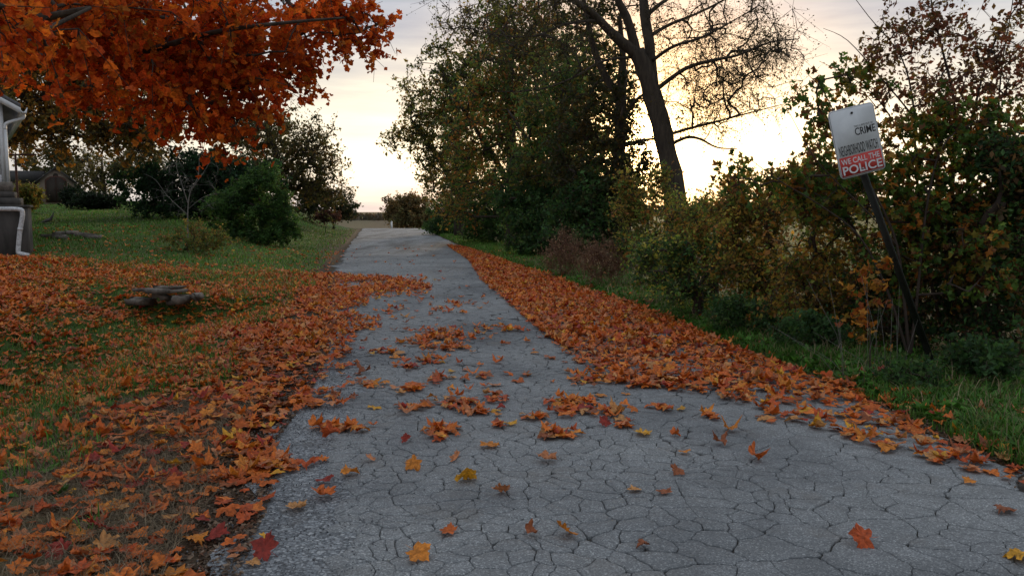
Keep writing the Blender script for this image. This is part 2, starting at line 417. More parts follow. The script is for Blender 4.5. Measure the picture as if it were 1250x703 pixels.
def voronoi_cells():
    s = .112; seeds = []
    y = -1.0 if False else 1.2
    while y < NEAR_END:
        a, b = float(xl(y)) + .56 - .45 * float(ss(7, 13, y)), float(xr(y))
        n = int((b - a + 1.0) / s)
        for k in range(n):
            x = a - .4 + (k + .5) * s
            d = mnoise.noise(Vector((x * .8, y * .6, 3.7)))
            keep = .62 + 1.1 * d + (.3 if y < 12 and x < a + .55 else 0) - (.22 if x > 1.4 and y < 8 else 0)
            if random.random() < min(1, max(.26, keep)):
                seeds.append((x + random.uniform(-.5, .5) * s * .95, y + random.uniform(-.5, .5) * s * .95))
            if d > .05 and random.random() < .4 * min(1, d * 4):
                seeds.append((x + random.uniform(-.5, .5) * s, y + random.uniform(-.5, .5) * s))
        y += s
    kept, occ = [], {}
    for p in seeds:                                    # no two cracks' centres closer than a hand's width
        gx_, gy_ = int(p[0] // .1), int(p[1] // .1); lim = .08 if p[1] < 12 else .10
        if any(math.hypot(p[0] - q[0], p[1] - q[1]) < lim for a in (-2, -1, 0, 1, 2) for b in (-2, -1, 0, 1, 2) for q in occ.get((gx_ + a, gy_ + b), ())): continue
        occ.setdefault((gx_, gy_), []).append(p); kept.append(p)
    seeds = kept
    grid = {}
    h = 1.0
    for i, (x, y) in enumerate(seeds): grid.setdefault((int(x // h), int(y // h)), []).append(i)
    cells = []
    for i, (x, y) in enumerate(seeds):
        cx, cy = int(x // h), int(y // h)
        nb = [j for a in (-1, 0, 1) for b in (-1, 0, 1) for j in grid.get((cx + a, cy + b), ()) if j != i]
        nb.sort(key=lambda j: (seeds[j][0] - x) ** 2 + (seeds[j][1] - y) ** 2)
        poly = [(x - .95, y - .95, -1), (x + .95, y - .95, -1), (x + .95, y + .95, -1), (x - .95, y + .95, -1)]  # vertex + id of the edge that starts there
        for j in nb:
            if math.hypot(seeds[j][0] - x, seeds[j][1] - y) / 2 > max(math.hypot(p[0] - x, p[1] - y) for p in poly): break
            mx, my = (seeds[j][0] + x) / 2, (seeds[j][1] + y) / 2
            nxx, nyy = seeds[j][0] - x, seeds[j][1] - y
            d = [(p[0] - mx) * nxx + (p[1] - my) * nyy for p in poly]
            if max(d) <= 0: continue
            out = []
            n = len(poly)
            for k in range(n):
                k2 = (k + 1) % n
                if d[k] <= 0: out.append(poly[k])
                if (d[k] <= 0) != (d[k2] <= 0):
                    t = d[k] / (d[k] - d[k2])
                    q = (poly[k][0] + (poly[k2][0] - poly[k][0]) * t, poly[k][1] + (poly[k2][1] - poly[k][1]) * t)
                    out.append((q[0], q[1], j if d[k] <= 0 else poly[k][2]))
            poly = out
            if len(poly) < 3: break
        if len(poly) >= 3: cells.append((i, (x, y), poly))
    return cells
def gapf(px_, py_):
    n = mnoise.noise(Vector((px_ * .85 + 3, py_ * .85, 1.5))); n2 = mnoise.noise(Vector((px_ * 1.3 + 9, py_ * 1.3, 7.5)))
    return (.005 * math.exp(-(n / .07) ** 2) + .0035 * math.exp(-(n2 / .05) ** 2)) * (1 if py_ < 6 else min(2.4, py_ / 6))
def gapw(i, j):
    if j < 0: return .004
    a, b = min(i, j), max(i, j)
    r = ((a * 73856093) ^ (b * 19349663)) % 1000 / 1000.0
    return .0018 if r < .4 else (.0042 if r < .75 else (.007 if r < .95 else .011))
plates = []
for i, c, poly in voronoi_cells():
    y = c[1]
    if c[0] > xr(y) + .05 or c[0] < xl(y) + .45 - .37 * float(ss(7, 13, y)): continue
    if any(abs(p[0] - c[0]) > .93 or abs(p[1] - c[1]) > .93 for p in poly): continue
    st = .016 if y < 5 else (.035 if y < 7 else .05)
    st = st if y < 7 else (.05 if y < 10 else .09)
    pts = []; gw = []
    n = len(poly)
    for k in range(n):
        a, b = poly[k], poly[(k + 1) % n]
        L = math.hypot(b[0] - a[0], b[1] - a[1])
        if L < .006: continue
        m = max(1, int(L / st)); g = gapw(i, a[2]); gp = gapw(i, poly[k - 1][2])
        for q in range(m):
            t = q / m
            px_, py_ = a[0] + (b[0] - a[0]) * t, a[1] + (b[1] - a[1]) * t
            v1 = mnoise.noise_vector(Vector((px_ * 3.2, py_ * 3.2, 0))); v2 = mnoise.noise_vector(Vector((px_ * 16, py_ * 16, 5))) + mnoise.noise_vector(Vector((px_ * 40, py_ * 40, 9))) * .25
            pts.append((px_ + v1.x * .085 + v2.x * .02, py_ + v1.y * .085 + v2.y * .02)); gw.append((g if q else (g + gp) / 2) + gapf(px_, py_))
    if len(pts) < 4: continue
    A = np.array(pts); gw = np.array(gw) * (1 + .25 * rng.standard_normal(len(gw))).clip(.4, 1.8)
    cen = A.mean(0)
    gw = np.minimum(gw * (1 + 1.4 * float(ss(4, 13, y))), .03 + .0 * gw)
    area = .5 * abs(np.sum(A[:, 0] * np.roll(A[:, 1], -1) - A[:, 1] * np.roll(A[:, 0], -1)))
    per_ = np.linalg.norm(np.roll(A, -1, 0) - A, axis=1).sum(); gw = np.minimum(gw, .22 * area / per_)
    tn = np.roll(A, -1, 0) - np.roll(A, 1, 0); nrm = np.stack([-tn[:, 1], tn[:, 0]], 1)
    nrm /= np.linalg.norm(nrm, axis=1, keepdims=True) + 1e-9        # ccw polygon: inward
    O = A + nrm * gw[:, None] * .5; I = A + nrm * (gw[:, None] * .5 + min(.006, .2 * area / per_))
    area = .5 * abs(np.sum(A[:, 0] * np.roll(A[:, 1], -1) - A[:, 1] * np.roll(A[:, 0], -1)))
    for _ in range(6):                                  # keep the rim turning one way round the middle: no folds at sharp corners
        ok = np.ones(len(I), bool)
        for Q_ in (I, O):
            an = np.arctan2(Q_[:, 1] - cen[1], Q_[:, 0] - cen[0]); da = (np.roll(an, -1) - an + np.pi) % (2 * np.pi) - np.pi
            ok &= ~((da < .012) | (np.roll(da, 1) < .0))
        if ok.all() or ok.sum() < 5: break
        O, I = O[ok], I[ok]
    plates.append((area / (y * y * y), cen, O, I))
plates.sort(key=lambda p: -p[0])
def plate_geo(cen, O, I, org):
    n = len(O); tx, ty = rng.normal(0, .004, 2); dz = rng.normal(0, .0006)
    def z(Q, o): return Hroad(Q[:, 0], Q[:, 1]) + o + dz + (Q[:, 0] - cen[0]) * tx + (Q[:, 1] - cen[1]) * ty
    cc_ = np.asarray(cen)[None]
    V = np.concatenate([np.c_[I, z(I, 0)], np.c_[O, z(O, -.0028)], np.c_[O, z(O, -.018)], np.c_[cc_, z(cc_, .0015)]]) - org
    k = np.arange(n); k2 = (k + 1) % n
    return V, np.stack([k, k2, np.full(n, 3 * n)], 1).tolist(), np.concatenate([np.stack([k + n, k2 + n, k2, k], 1), np.stack([k + 2 * n, k2 + 2 * n, k2 + n, k + n], 1)])
vis = [p for p in plates if abs(proj((p[1][0], p[1][1], 0))[0] - 625) < 700 and proj((p[1][0], p[1][1], 0))[1] < 730]
top = vis[:300]; topids = {id(p) for p in top}
for _, cen, O, I in top:
    org = np.array((cen[0], cen[1], 0.)); V, F0, F1 = plate_geo(cen, O, I, org)
    new_obj('asphalt_plate', mesh_np('asphalt_plate', V, [np.array(F0), F1], M_ASPH), road, org)
mb = MB()
for p in plates:
    if id(p) in topids: continue
    V, F0, F1 = plate_geo(p[1], p[2], p[3], np.zeros(3)); mb.add(V, F0 + F1.tolist())
tag(mb.build('asphalt_plates_far', M_ASPH, road), kind='stuff').name = 'cracked_asphalt'

# ------------------------------------------------------------------ leaf shapes
half = [(0.0, -.10), (.16, -.26), (.36, -.28), (.60, -.32), (.62, -.12), (.56, .02), (.74, .08), (.80, .24), (.98, .42), (.78, .46), (.70, .62), (.54, .58), (.38, .56), (.42, .78), (.24, .84), (.13, .96), (0.0, 1.1)]
full_hi = [(-x, y) for x, y in half[1:-1]][::-1]
full_hi = half + full_hi
half_lo = [(0.0, -.08), (.50, -.34), (.58, .02), (.95, .38), (.66, .60), (.40, .54), (.30, .82), (0.0, 1.08)]
full_lo = half_lo + [(-x, y) for x, y in half_lo[1:-1]][::-1]
hgh = [(0.0, -.12), (.30, -.34), (.55, -.16), (.60, .08), (.92, .30), (.66, .50), (.50, .62), (.34, .84), (0.0, 1.05)]
hg = hgh + [(-x, y) for x, y in hgh[1:-1]][::-1]
def leaf_template(outline, seed, curl=.35, rings=1, stem=True):
    r = np.random.default_rng(seed)
    o = np.array(outline); o = o + r.normal(0, .03, o.shape); o[:, 0] *= r.uniform(.85, 1.1)
    n = len(o); ctr = np.array((0, .22))
    V = [ctr[None]]
    if rings == 2: V.append(ctr + (o - ctr) * .5)
    V.append(o); V = np.concatenate(V)
    ax, ay, fold = r.uniform(-1, 1.3) * curl, r.uniform(-1, 1.3) * curl, r.uniform(-.3, .8) * curl
    z = ax * V[:, 0] ** 2 + ay * (V[:, 1] - .2) ** 2 + fold * np.abs(V[:, 0]) + r.normal(0, .05 + .12 * curl, len(V)) * (np.linalg.norm(V - ctr, axis=1))
    V = np.c_[V[:, 0], V[:, 1] - .25, z - z.min() * .3]
    F = []
    if rings == 2:
        F += [(0, 1 + k, 1 + (k + 1) % n) for k in range(n)]
        for k in range(n):
            k2 = (k + 1) % n; F += [(1 + k, 1 + n + k, 1 + n + k2), (1 + k, 1 + n + k2, 1 + k2)]
    else: F += [(0, 1 + k, 1 + (k + 1) % n) for k in range(n)]
    if stem:
        b = len(V); bz = V[1 + (n if rings == 2 else 0)][2]
        dx, dz = r.uniform(-.3, .3), r.uniform(-.05, .3)
        V = np.concatenate([V, [(-.014, -.34, bz), (.014, -.34, bz), (dx * .4 + .012, -.65, bz + dz * .3), (dx * .4 - .012, -.65, bz + dz * .3), (dx, -1.0, bz + dz)]])
        F += [(b, b + 1, b + 2), (b, b + 2, b + 3), (b + 3, b + 2, b + 4)]
    return V, np.array(F)
def rot_from(nrm, spin):
    """(N,3) normals + spin angle -> (N,3,3) matrices whose columns are x,y,z axes"""
    nrm = nrm / np.linalg.norm(nrm, axis=1, keepdims=True)
    a = np.where(np.abs(nrm[:, 2:3]) < .9, np.array([[0, 0, 1.]]), np.array([[1., 0, 0]]))
    u = np.cross(a, nrm); u /= np.linalg.norm(u, axis=1, keepdims=True); v = np.cross(nrm, u)
    c, s = np.cos(spin)[:, None], np.sin(spin)[:, None]
    return np.stack([u * c + v * s, -u * s + v * c, nrm], -1)
def scatter(templates, Pn, Rm, S, T):
    """merge many copies; returns V,F,C"""
    Vs, Fs, Cs = [], [], []; base = 0
    which = rng.integers(0, len(templates), len(Pn))
    for k, (tv, tf) in enumerate(templates):
        sel = np.where(which == k)[0]
        if not len(sel): continue
        V = np.einsum('nij,vj->nvi', Rm[sel], tv) * S[sel][:, None, None] + Pn[sel][:, None]
        n, m = V.shape[:2]
        Vs.append(V.reshape(-1, 3)); Fs.append((tf[None] + (np.arange(n) * m)[:, None, None] + base).reshape(-1, tf.shape[1]))
        Cs.append(np.repeat(T[sel], m, 0)); base += n * m
    return np.concatenate(Vs), np.concatenate(Fs), np.concatenate(Cs)
quad_leaf = [(np.array([(0, -.5, 0), (w, -.05, .12 * k), (0, .62, -.05), (-w, -.0, .12 * k)], float), np.array([(0, 1, 2), (0, 2, 3)])) for w, k in ((.3, 1), (.38, -1), (.26, .6), (.34, .2))]
LEAF_HI = [leaf_template(full_hi, s, (.25, .4, .55, .7)[s % 4], 2) for s in range(12)]
LEAF_MD = [leaf_template(full_lo, 40 + s, (.3, .45, .6, .8)[s % 4], 1) for s in range(12)]
LEAF_HG = [(V_ * np.array((1.0, 1.0, 1.0)), F_) for V_, F_ in [leaf_template([(x_ * 1.0, y_) for x_, y_ in hg], 80 + s, .55, 1, False) for s in range(8)]]
LEAF_LO = [leaf_template(full_lo, 60 + s, .5, 1, False) for s in range(8)]
FALL = np.array([(.62, .165, .024), (.56, .125, .021), (.66, .23, .03), (.48, .085, .019), (.53, .25, .085), (.32, .10, .04), (.68, .34, .03), (.31, .032, .02), (.54, .21, .09)])
FALLN = ['orange', 'deep orange', 'amber', 'red orange', 'tan', 'brown', 'golden yellow', 'dark red', 'pale copper']
FALLW = np.array([.23, .22, .12, .14, .07, .09, .03, .04, .06])

# ------------------------------------------------------------------ fallen leaves: where they lie
def poly_in(poly, x, y):
    poly = np.array(poly); ins = np.zeros(np.shape(x), bool); n = len(poly)
    for i in range(n):
        x1, y1 = poly[i]; x2, y2 = poly[(i + 1) % n]
        c = ((y1 > y) != (y2 > y)) & (x < (x2 - x1) * (y - y1) / (y2 - y1 + 1e-12) + x1); ins ^= c
    return ins
def gp(L): return [tuple(G(a, b)[:2]) for a, b in L]
right_strip = gp([(545, 300), (572, 318), (590, 345), (622, 372), (655, 402), (690, 432), (715, 452), (770, 472), (850, 482), (925, 500), (1010, 530), (1100, 560), (1235, 590), (1262, 570),
                  (1170, 518), (1105, 488), (1030, 468), (950, 445), (880, 418), (815, 388), (740, 362), (680, 340), (625, 322), (570, 303)])
left_tongue = gp([(395, 332), (470, 338), (528, 350), (520, 362), (455, 364), (430, 380), (455, 400), (430, 415), (425, 440), (440, 462), (432, 492), (400, 500), (360, 505), (330, 545), (300, 570), (250, 560), (300, 400)])
def density(x, y):
    L = xl(y) - x
    zig = .5 + .5 * wave(x * 1.3 + 4, y * 1.1)
    d = np.zeros_like(x)
    left = (L > -.05) & (y < 30)
    far = 1 - ss(17.5, 20.5, y + .12 * (L - 2) + 1.3 * wave(x * .6, y * .6))
    dl = 80 * ss(3.4, 6.5, y) + 118
    dl = dl * (.42 + .58 * ss(.2, .55, zig))
    sw = np.exp(-((x + 5.05 + .035 * y) / 1.0) ** 2) * (y < 13.5)
    dl = dl * (1 - .40 * sw)
    d = np.where(left, dl * far + 5.5 * (1 - far), d)
    d = np.where(left & (L < .35) & (y < 5.5), d * .55, d)
    d = np.where(poly_in(left_tongue, x, y) & (L <= .1), 130 * (.35 + .65 * ss(.25, .5, zig)), d)
    rs = poly_in(right_strip, x, y)
    d = np.where(rs, 80 + 125 * ss(5.5, 7.5, y), d)
    Rt = x - xr(y)
    d = np.where(~rs & (Rt > -.1) & (Rt < 1.6) & (y < 30), (55 - 45 * ss(6, 9, y)) * np.exp(-Rt * 1.6) + 3, d)
    d = np.where((L < -.1) & (Rt < -.05) & (y > 18) & (y < 60) & (d == 0), .35, d)
    d = np.where((L < -.1) & (Rt < -.05) & (y > 6) & (y <= 18) & (d == 0), (9.0 * np.exp(-((x - xl(y) - .9) / 1.25) ** 2) * (.3 + 1.1 * ss(.3, .7, zig)) + .5) , d)
    return d
N0 = 190000
x = rng.uniform(-17, 5.5, N0); t_ = rng.uniform(0, 1, N0); y = 2.2 + (34 - 2.2) * t_
D = density(x, y); keepP = D * 1.25 * (22.5 * 31.8) / N0
k = rng.uniform(0, 1, N0) < keepP
x, y, D = x[k], y[k], D[k]
# clumps blown together on the asphalt (seen positions)
clumps = [(545, 412, 32, 9, 75), (505, 420, 18, 6, 14), (600, 403, 22, 5, 14), (625, 402, 12, 4, 10), (548, 425, 26, 4, 25), (470, 430, 24, 5, 16), (500, 447, 14, 5, 10),
          (532, 463, 10, 8, 14), (505, 476, 20, 5, 16), (555, 492, 26, 8, 26), (585, 505, 16, 4, 14), (540, 528, 16, 9, 24), (495, 500, 12, 5, 9), (605, 487, 12, 6, 12), (700, 492, 26, 5, 30),
          (715, 503, 40, 4, 22), (680, 532, 22, 8, 22), (745, 505, 16, 6, 12), (655, 510, 14, 5, 8), (720, 465, 28, 6, 24), (762, 520, 10, 6, 8), (805, 500, 16, 4, 6), (415, 525, 34, 4, 24),
          (330, 568, 34, 10, 50), (275, 585, 22, 6, 14), (300, 545, 25, 8, 28), (530, 442, 16, 4, 10), (455, 470, 14, 6, 10), (800, 470, 36, 6, 34), (760, 462, 30, 5, 24), (495, 344, 28, 5, 60), (560, 372, 18, 3, 10),
          (470, 352, 30, 7, 60), (590, 460, 10, 3, 6), (610, 520, 9, 4, 5), (865, 510, 10, 4, 5), (940, 510, 14, 6, 8), (1160, 560, 22, 5, 8), (545, 380, 30, 5, 14), (450, 395, 18, 8, 14)]
cx, cy = [], []
for px, py, rx, ry, n in clumps:
    for _ in range(int(n * 1.25)):
        q = G(px + random.gauss(0, rx * .55), py + random.gauss(0, ry * .55)); cx.append(q[0]); cy.append(q[1])
x = np.concatenate([x, cx]); y = np.concatenate([y, cy]); D = np.concatenate([D, np.full(len(cx), 60.)])
n = len(x)
pile = rng.uniform(0, 1, n) ** 1.5 * np.clip(D / 200, 0, 1) * .042
z = H(x, y); onroad = (x > xl(y)) & (x < xr(y)); z = np.where(onroad, Hroad(x, y) + .002, z)
size = rng.normal(.054, .013, n).clip(.027, .09)
tilt = rng.normal(0, 1, n) * np.where(onroad & (D < 100), .15, .23)
az = rng.uniform(0, 2 * np.pi, n)
nrm = np.stack([np.sin(tilt) * np.cos(az), np.sin(tilt) * np.sin(az), np.cos(tilt)], 1)
pz = z + .008 + pile + np.abs(np.sin(tilt)) * size * .55
Pn = np.stack([x, y, pz], 1); spin = rng.uniform(0, 2 * np.pi, n)
ci = rng.choice(len(FALL), n, p=FALLW / FALLW.sum())
ppx, ppy, dep = proj(Pn)
view = (ppx > 0) & (ppx < 1250) & (ppy < 703) & (ppy > 0)
# leaves seen singly on the asphalt: px, py, size, colour index, label
single = [
 (511, 682, .062, 2, 'amber maple leaf with lobes standing up, alone at the bottom edge left of centre'),
 (690, 655, .066, 2, 'large flat amber maple leaf with pointed lobes on the bottom middle of the cracked asphalt'),
 (647, 654, .038, 5, 'small brown curled leaf just left of the large flat amber leaf'),
 (571, 588, .074, 6, 'golden folded maple leaf lying on the cracks near the road middle'),
 (614, 604, .060, 8, 'pinkish copper maple leaf just right of the golden folded leaf'),
 (1052, 664, .068, 3, 'red orange curled leaf lying alone on the lower right asphalt'),
 (1244, 682, .066, 6, 'golden leaf cut by the right frame edge at the bottom'),
 (1226, 625, .058, 5, 'brown leaf on the lower right road edge above the golden cut leaf'),
 (1183, 590, .040, 2, 'small amber leaf on bare asphalt below the right leaf drift'),
 (920, 562, .062, 1, 'deep orange upright leaf alone right of the road middle'),
 (785, 669, .036, 5, 'small dull brown leaf right of the large flat amber leaf'),
 (775, 600, .042, 4, 'small tan leaf, left one of a pair on the mid road cracks'),
 (811, 603, .044, 5, 'small brown leaf, right one of a pair on the mid road cracks'),
 (668, 563, .066, 8, 'pale copper maple leaf flat on the asphalt above the pinkish leaf'),
 (597, 546, .068, 2, 'long amber leaf lying across a crack left of the pale copper leaf'),
 (784, 531, .072, 6, 'yellow green long leaf on the asphalt below the right clump'),
 (323, 678, .066, 7, 'dark red leaf propped upright on the coarse chip shoulder'),
 (325, 664, .042, 6, 'small yellow leaf touching the propped dark red leaf'),
 (308, 690, .036, 4, 'small tan leaf flat on the chip shoulder left of the dark red leaf'),
 (395, 608, .078, 1, 'big deep orange leaf on the chip shoulder'),
 (362, 621, .066, 4, 'tan flat leaf just left of the big deep orange shoulder leaf'),
 (397, 589, .058, 7, 'dark red small leaf behind the big deep orange shoulder leaf'),
 (428, 581, .062, 2, 'amber leaf with raised edge where shoulder meets cracked asphalt'),
 (405, 536, .068, 3, 'pointed red orange leaf standing on the shoulder below the leaf clump'),
 (505, 572, .062, 2, 'curled amber leaf on the left lane cracks'),
 (495, 540, .044, 7, 'small dark red leaf above the curled amber leaf'),
 (452, 563, .040, 8, 'small pinkish leaf on the asphalt left of the curled amber leaf'),
 (548, 651, .050, 1, 'small deep orange leaf above the lobed amber bottom leaf'),
 (327, 611, .044, 3, 'small red orange leaf at the inner rim of the chip shoulder'),
 (393, 563, .044, 0, 'small orange leaf on the shoulder between two larger ones'),
 (625, 519, .046, 6, 'bright yellow small leaf between the middle leaf clumps'),
 (890, 527, .070, 2, 'amber leaf on top of a pair right of the road middle'),
 (880, 543, .056, 5, 'brown flat leaf under the amber leaf of the pair'),
 (826, 579, .044, 5, 'small brown curled leaf among hairline cracks right of centre'),
 (836, 554, .042, 2, 'small amber leaf right of the long yellow green leaf'),
 (824, 533, .040, 1, 'small orange leaf just right of the yellow green long leaf'),
 (737, 520, .060, 7, 'dark red standing leaf at the edge of the right middle clump'),
 (1047, 537, .066, 1, 'pointed deep orange leaf on asphalt by the right leaf drift'),
 (997, 522, .056, 6, 'yellow amber leaf alone left of the right leaf drift'),
 (962, 507, .056, 3, 'red orange leaf alone just off the right leaf drift'),
 (1065, 535, .056, 0, 'orange leaf touching the right leaf drift beside the pointed leaf'),
 (1180, 574, .062, 8, 'pale copper leaf flat at the lower end of the right drift'),
 (908, 487, .048, 1, 'small deep orange leaf off the drift where the road is bare'),
 (556, 563, .046, 8, 'small copper leaf on the cracks right of the curled amber leaf'),
 (612, 500, .044, 7, 'small dark red leaf by the upper middle clump'),
 (553, 400, .050, 7, 'dark red leaf on top of the round clump in the road'),
]
leaf_meshes = {}
def leaf_object(p, nr, sp_, s, v, c, label, group=None):
    key = (v, c)
    if key not in leaf_meshes:
        tv, tf = LEAF_HI[v]; f = FALL[c]
        leaf_meshes[key] = mesh_np('fallen_leaf', tv, tf, M_FALLEN, np.repeat((f * rng.uniform(.85, 1.1))[None], len(tv), 0) * rng.uniform(.8, 1.15, (len(tv), 1)))
    o = new_obj('fallen_leaf', leaf_meshes[key])
    Rm = rot_from(np.array([nr]), np.array([sp_]))[0]
    M = Matrix(Rm.tolist()).to_4x4(); M.translation = Vector(p); o.matrix_world = M @ Matrix.Scale(s, 4)
    return tag(o, label, 'leaf', group)
for px, py, s, c, lab in single:
    q = G(px, py); a = random.uniform(0, 6.28); up_ = any(w in lab for w in ('upright', 'standing', 'propped', 'pointed', 'folded', 'curled'))
    tl = random.uniform(.45, .8) if up_ else random.uniform(.05, .25)
    nr = (math.sin(tl) * math.cos(a), math.sin(tl) * math.sin(a), math.cos(tl))
    leaf_object((q[0], q[1], float(Hroad(q[0], q[1])) + .012 + math.sin(tl) * s * .55), nr, random.uniform(0, 6.28), s * 1.22, random.randrange(12), c, lab, 'fallen maple leaves lying singly on the road')
order = np.argsort(-(size / dep) * view)
pick = order[:300 - len(single)]
def zone(i):
    X_, Y_ = x[i], y[i]; px_ = ppx[i]; py_ = ppy[i]
    if X_ < xl(Y_):
        if Y_ < 4.6:
            w = 'on straw at the bottom left corner' if px_ < 90 else ('on the straw strip left of the chip shoulder' if px_ < 200 else 'on brown litter touching the chip shoulder')
            return w, 'fallen leaves on the straw at lower left'
        w = 'in the leaf carpet at the left frame edge' if px_ < 120 else ('in the leaf carpet midway to the road' if px_ < 250 else 'at the road side rim of the leaf carpet')
        return w, 'fallen leaves in the left verge carpet'
    if X_ > xr(Y_) - .5 or poly_in(right_strip, np.array([X_]), np.array([Y_]))[0]:
        w = 'in the right drift by the frame edge' if px_ > 1150 else ('in the right drift below the sign post' if px_ > 1040 else ('in the right drift left of the sign' if px_ > 930 else 'in the wide part of the right drift'))
        return w, 'fallen leaves in the right hand drift'
    if X_ < xl(Y_) + .8: return ('on the near chip shoulder' if py_ > 600 else ('halfway along the chip shoulder' if py_ > 545 else 'at the far end of the chip shoulder')), 'fallen leaves on the chip shoulder'
    return ('in a blown clump left of the road middle' if px_ < 560 else ('in a blown clump at the road middle' if px_ < 680 else 'in a blown clump right of the road middle')), 'fallen leaves in clumps on the road'
for i in pick:
    w, g = zone(i)
    sz = 'small' if size[i] < .056 else ('large' if size[i] > .074 else 'middle sized')
    ps = 'flat' if abs(tilt[i]) < .14 else ('tilted' if abs(tilt[i]) < .42 else 'upturned')
    leaf_object(Pn[i], nrm[i], spin[i], size[i] * 1.05, int(rng.integers(12)), int(ci[i]), f'{sz} {ps} {FALLN[ci[i]]} leaf {w}', g)
rest = np.ones(n, bool); rest[pick] = False
T = FALL[ci] * rng.uniform(.78, 1.2, (n, 1))
nearm = rest & (y < 9); farm = rest & (y >= 9)
V1, F1, C1 = scatter(LEAF_MD, Pn[nearm], rot_from(nrm[nearm], spin[nearm]), size[nearm] * 1.05, T[nearm])
V2, F2, C2 = scatter(LEAF_LO, Pn[farm], rot_from(nrm[farm], spin[farm]), size[farm] * 1.1, T[farm])
o = new_obj('leaf_carpet', mesh_np('leaf_carpet', np.concatenate([V1, V2]), np.concatenate([F1, F2 + len(V1)]), M_FALLEN, np.concatenate([C1, C2])))
tag(o, 'thick carpet of fallen orange maple leaves on the verges and road edges', 'fallen leaves', kind='stuff')
# crumbled leaf litter along the left road edge
nb = 19000
yy = rng.uniform(2.3, 9, nb); Lx = np.abs(rng.normal(.0, .42, nb)) - .08; xx = xl(yy) - Lx
br = rng.uniform(0, 1, nb) < .28; yy[br] = rng.uniform(2.8, 9, br.sum()); xx[br] = xr(yy[br]) + rng.normal(.10, .12, br.sum())
nr = rng.normal(0, .5, (nb, 3)); nr[:, 2] = 1
tt = np.array([(.10, .065, .04), (.17, .11, .07), (.06, .04, .028), (.24, .17, .12), (.14, .06, .03)])[rng.integers(0, 5, nb)] * rng.uniform(.7, 1.2, (nb, 1))
zz = np.where(Lx < 0, Hroad(xx, yy), H(xx, yy)) + .006
V, F, C = scatter(quad_leaf, np.stack([xx, yy, zz], 1), rot_from(nr, rng.uniform(0, 6.28, nb)), rng.uniform(.012, .04, nb), tt)
tag(new_obj('leaf_litter', mesh_np('leaf_litter', V, F, M_FALLEN, C)), 'crumbled brown leaf litter along the left road edge', 'leaf litter', kind='stuff')
# loose chippings on the shoulder
pb = 3500
yy = rng.uniform(2.4, 9, pb); xx = xl(yy) + rng.normal(.25, .3, pb)
oct_v = np.array([(1, 0, 0), (-1, 0, 0), (0, 1, 0), (0, -1, 0), (0, 0, .7), (0, 0, -.7)], float) * .5
oct_f = np.array([(0, 2, 4), (2, 1, 4), (1, 3, 4), (3, 0, 4), (2, 0, 5), (1, 2, 5), (3, 1, 5), (0, 3, 5)])
V, F, C = scatter([(oct_v, oct_f)], np.stack([xx, yy, H(xx, yy) * 0 + .002], 1), rot_from(rng.normal(0, 1, (pb, 3)), rng.uniform(0, 6, pb)), rng.uniform(.006, .014, pb), np.array([(.17, .18, .2)]) * rng.uniform(.5, 1.7, (pb, 1)))
tag(new_obj('loose_chippings', mesh_np('loose_chippings', V, F, M_FALLEN, C)), 'loose grey stone chippings on the left road shoulder', 'gravel', kind='stuff')

# ------------------------------------------------------------------ grass
def blades(name, x, y, h, w, lean, tint, label, cat, z=None, bend=.5):
    n = len(x); az = rng.uniform(0, 2 * np.pi, n); z = H(x, y) if z is None else z
    d = np.stack([np.cos(az), np.sin(az), np.zeros(n)], 1); s = np.stack([-np.sin(az), np.cos(az), np.zeros(n)], 1)
    b = np.stack([x, y, z - .01], 1); l = (lean * h)[:, None]; hh = np.zeros((n, 3)); hh[:, 2] = h; ww = w[:, None]
    V = np.stack([b - s * ww, b + s * ww, b + hh * .6 + d * l * .4 + s * ww * .7, b + hh * .6 + d * l * .4 - s * ww * .7, b + hh * (1 - .25 * np.minimum(l / (h[:, None] + 1e-6), 1.5)) + d * l], 1)
    k = (np.arange(n) * 5)[:, None, None]
    F = (np.array([(0, 1, 2), (0, 2, 3), (3, 2, 4)])[None] + k).reshape(-1, 3)
    o = new_obj(name, mesh_np(name, V.reshape(-1, 3), F, M_GRASS, np.repeat(tint, 5, 0)))
    return tag(o, label, cat, kind='stuff')
GREENS = np.array([(.055, .16, .02), (.075, .20, .025), (.045, .12, .02), (.10, .19, .035), (.14, .16, .05)])
def gt(n, p=None, pal=GREENS): return pal[rng.choice(len(pal), n, p=p)] * rng.uniform(.7, 1.3, (n, 1))
# right verge
n = 52000; y = 2.5 + 30 * rng.uniform(0, 1, n) ** 1.7; x = xr(y) + .12 + np.abs(rng.normal(0, .62, n))
h = rng.uniform(.03, .14, n) * (1 - .35 * ss(12, 25, y)) * (.6 + .5 * ss(-.2, .4, wave(x * 1.3, y * 1.7)))
blades('verge_grass', x, y, h, rng.uniform(.0025, .005, n) * (1 + y * .05), rng.uniform(.1, 1.0, n), gt(n), 'green grass on the verge beside the right leaf drift', 'grass')
n = 5000; y = 3 + 20 * rng.uniform(0, 1, n) ** 1.5; x = xr(y) + .25 + np.abs(rng.normal(0, .8, n))
blades('verge_dry_grass', x, y, rng.uniform(.06, .24, n), rng.uniform(.0015, .003, n) * (1 + y * .04), rng.uniform(.3, 1.4, n), gt(n, pal=np.array([(.24, .18, .11), (.17, .12, .07), (.12, .12, .05), (.30, .24, .15)])), 'dry bent grass stems mixed into the right verge', 'dry grass')
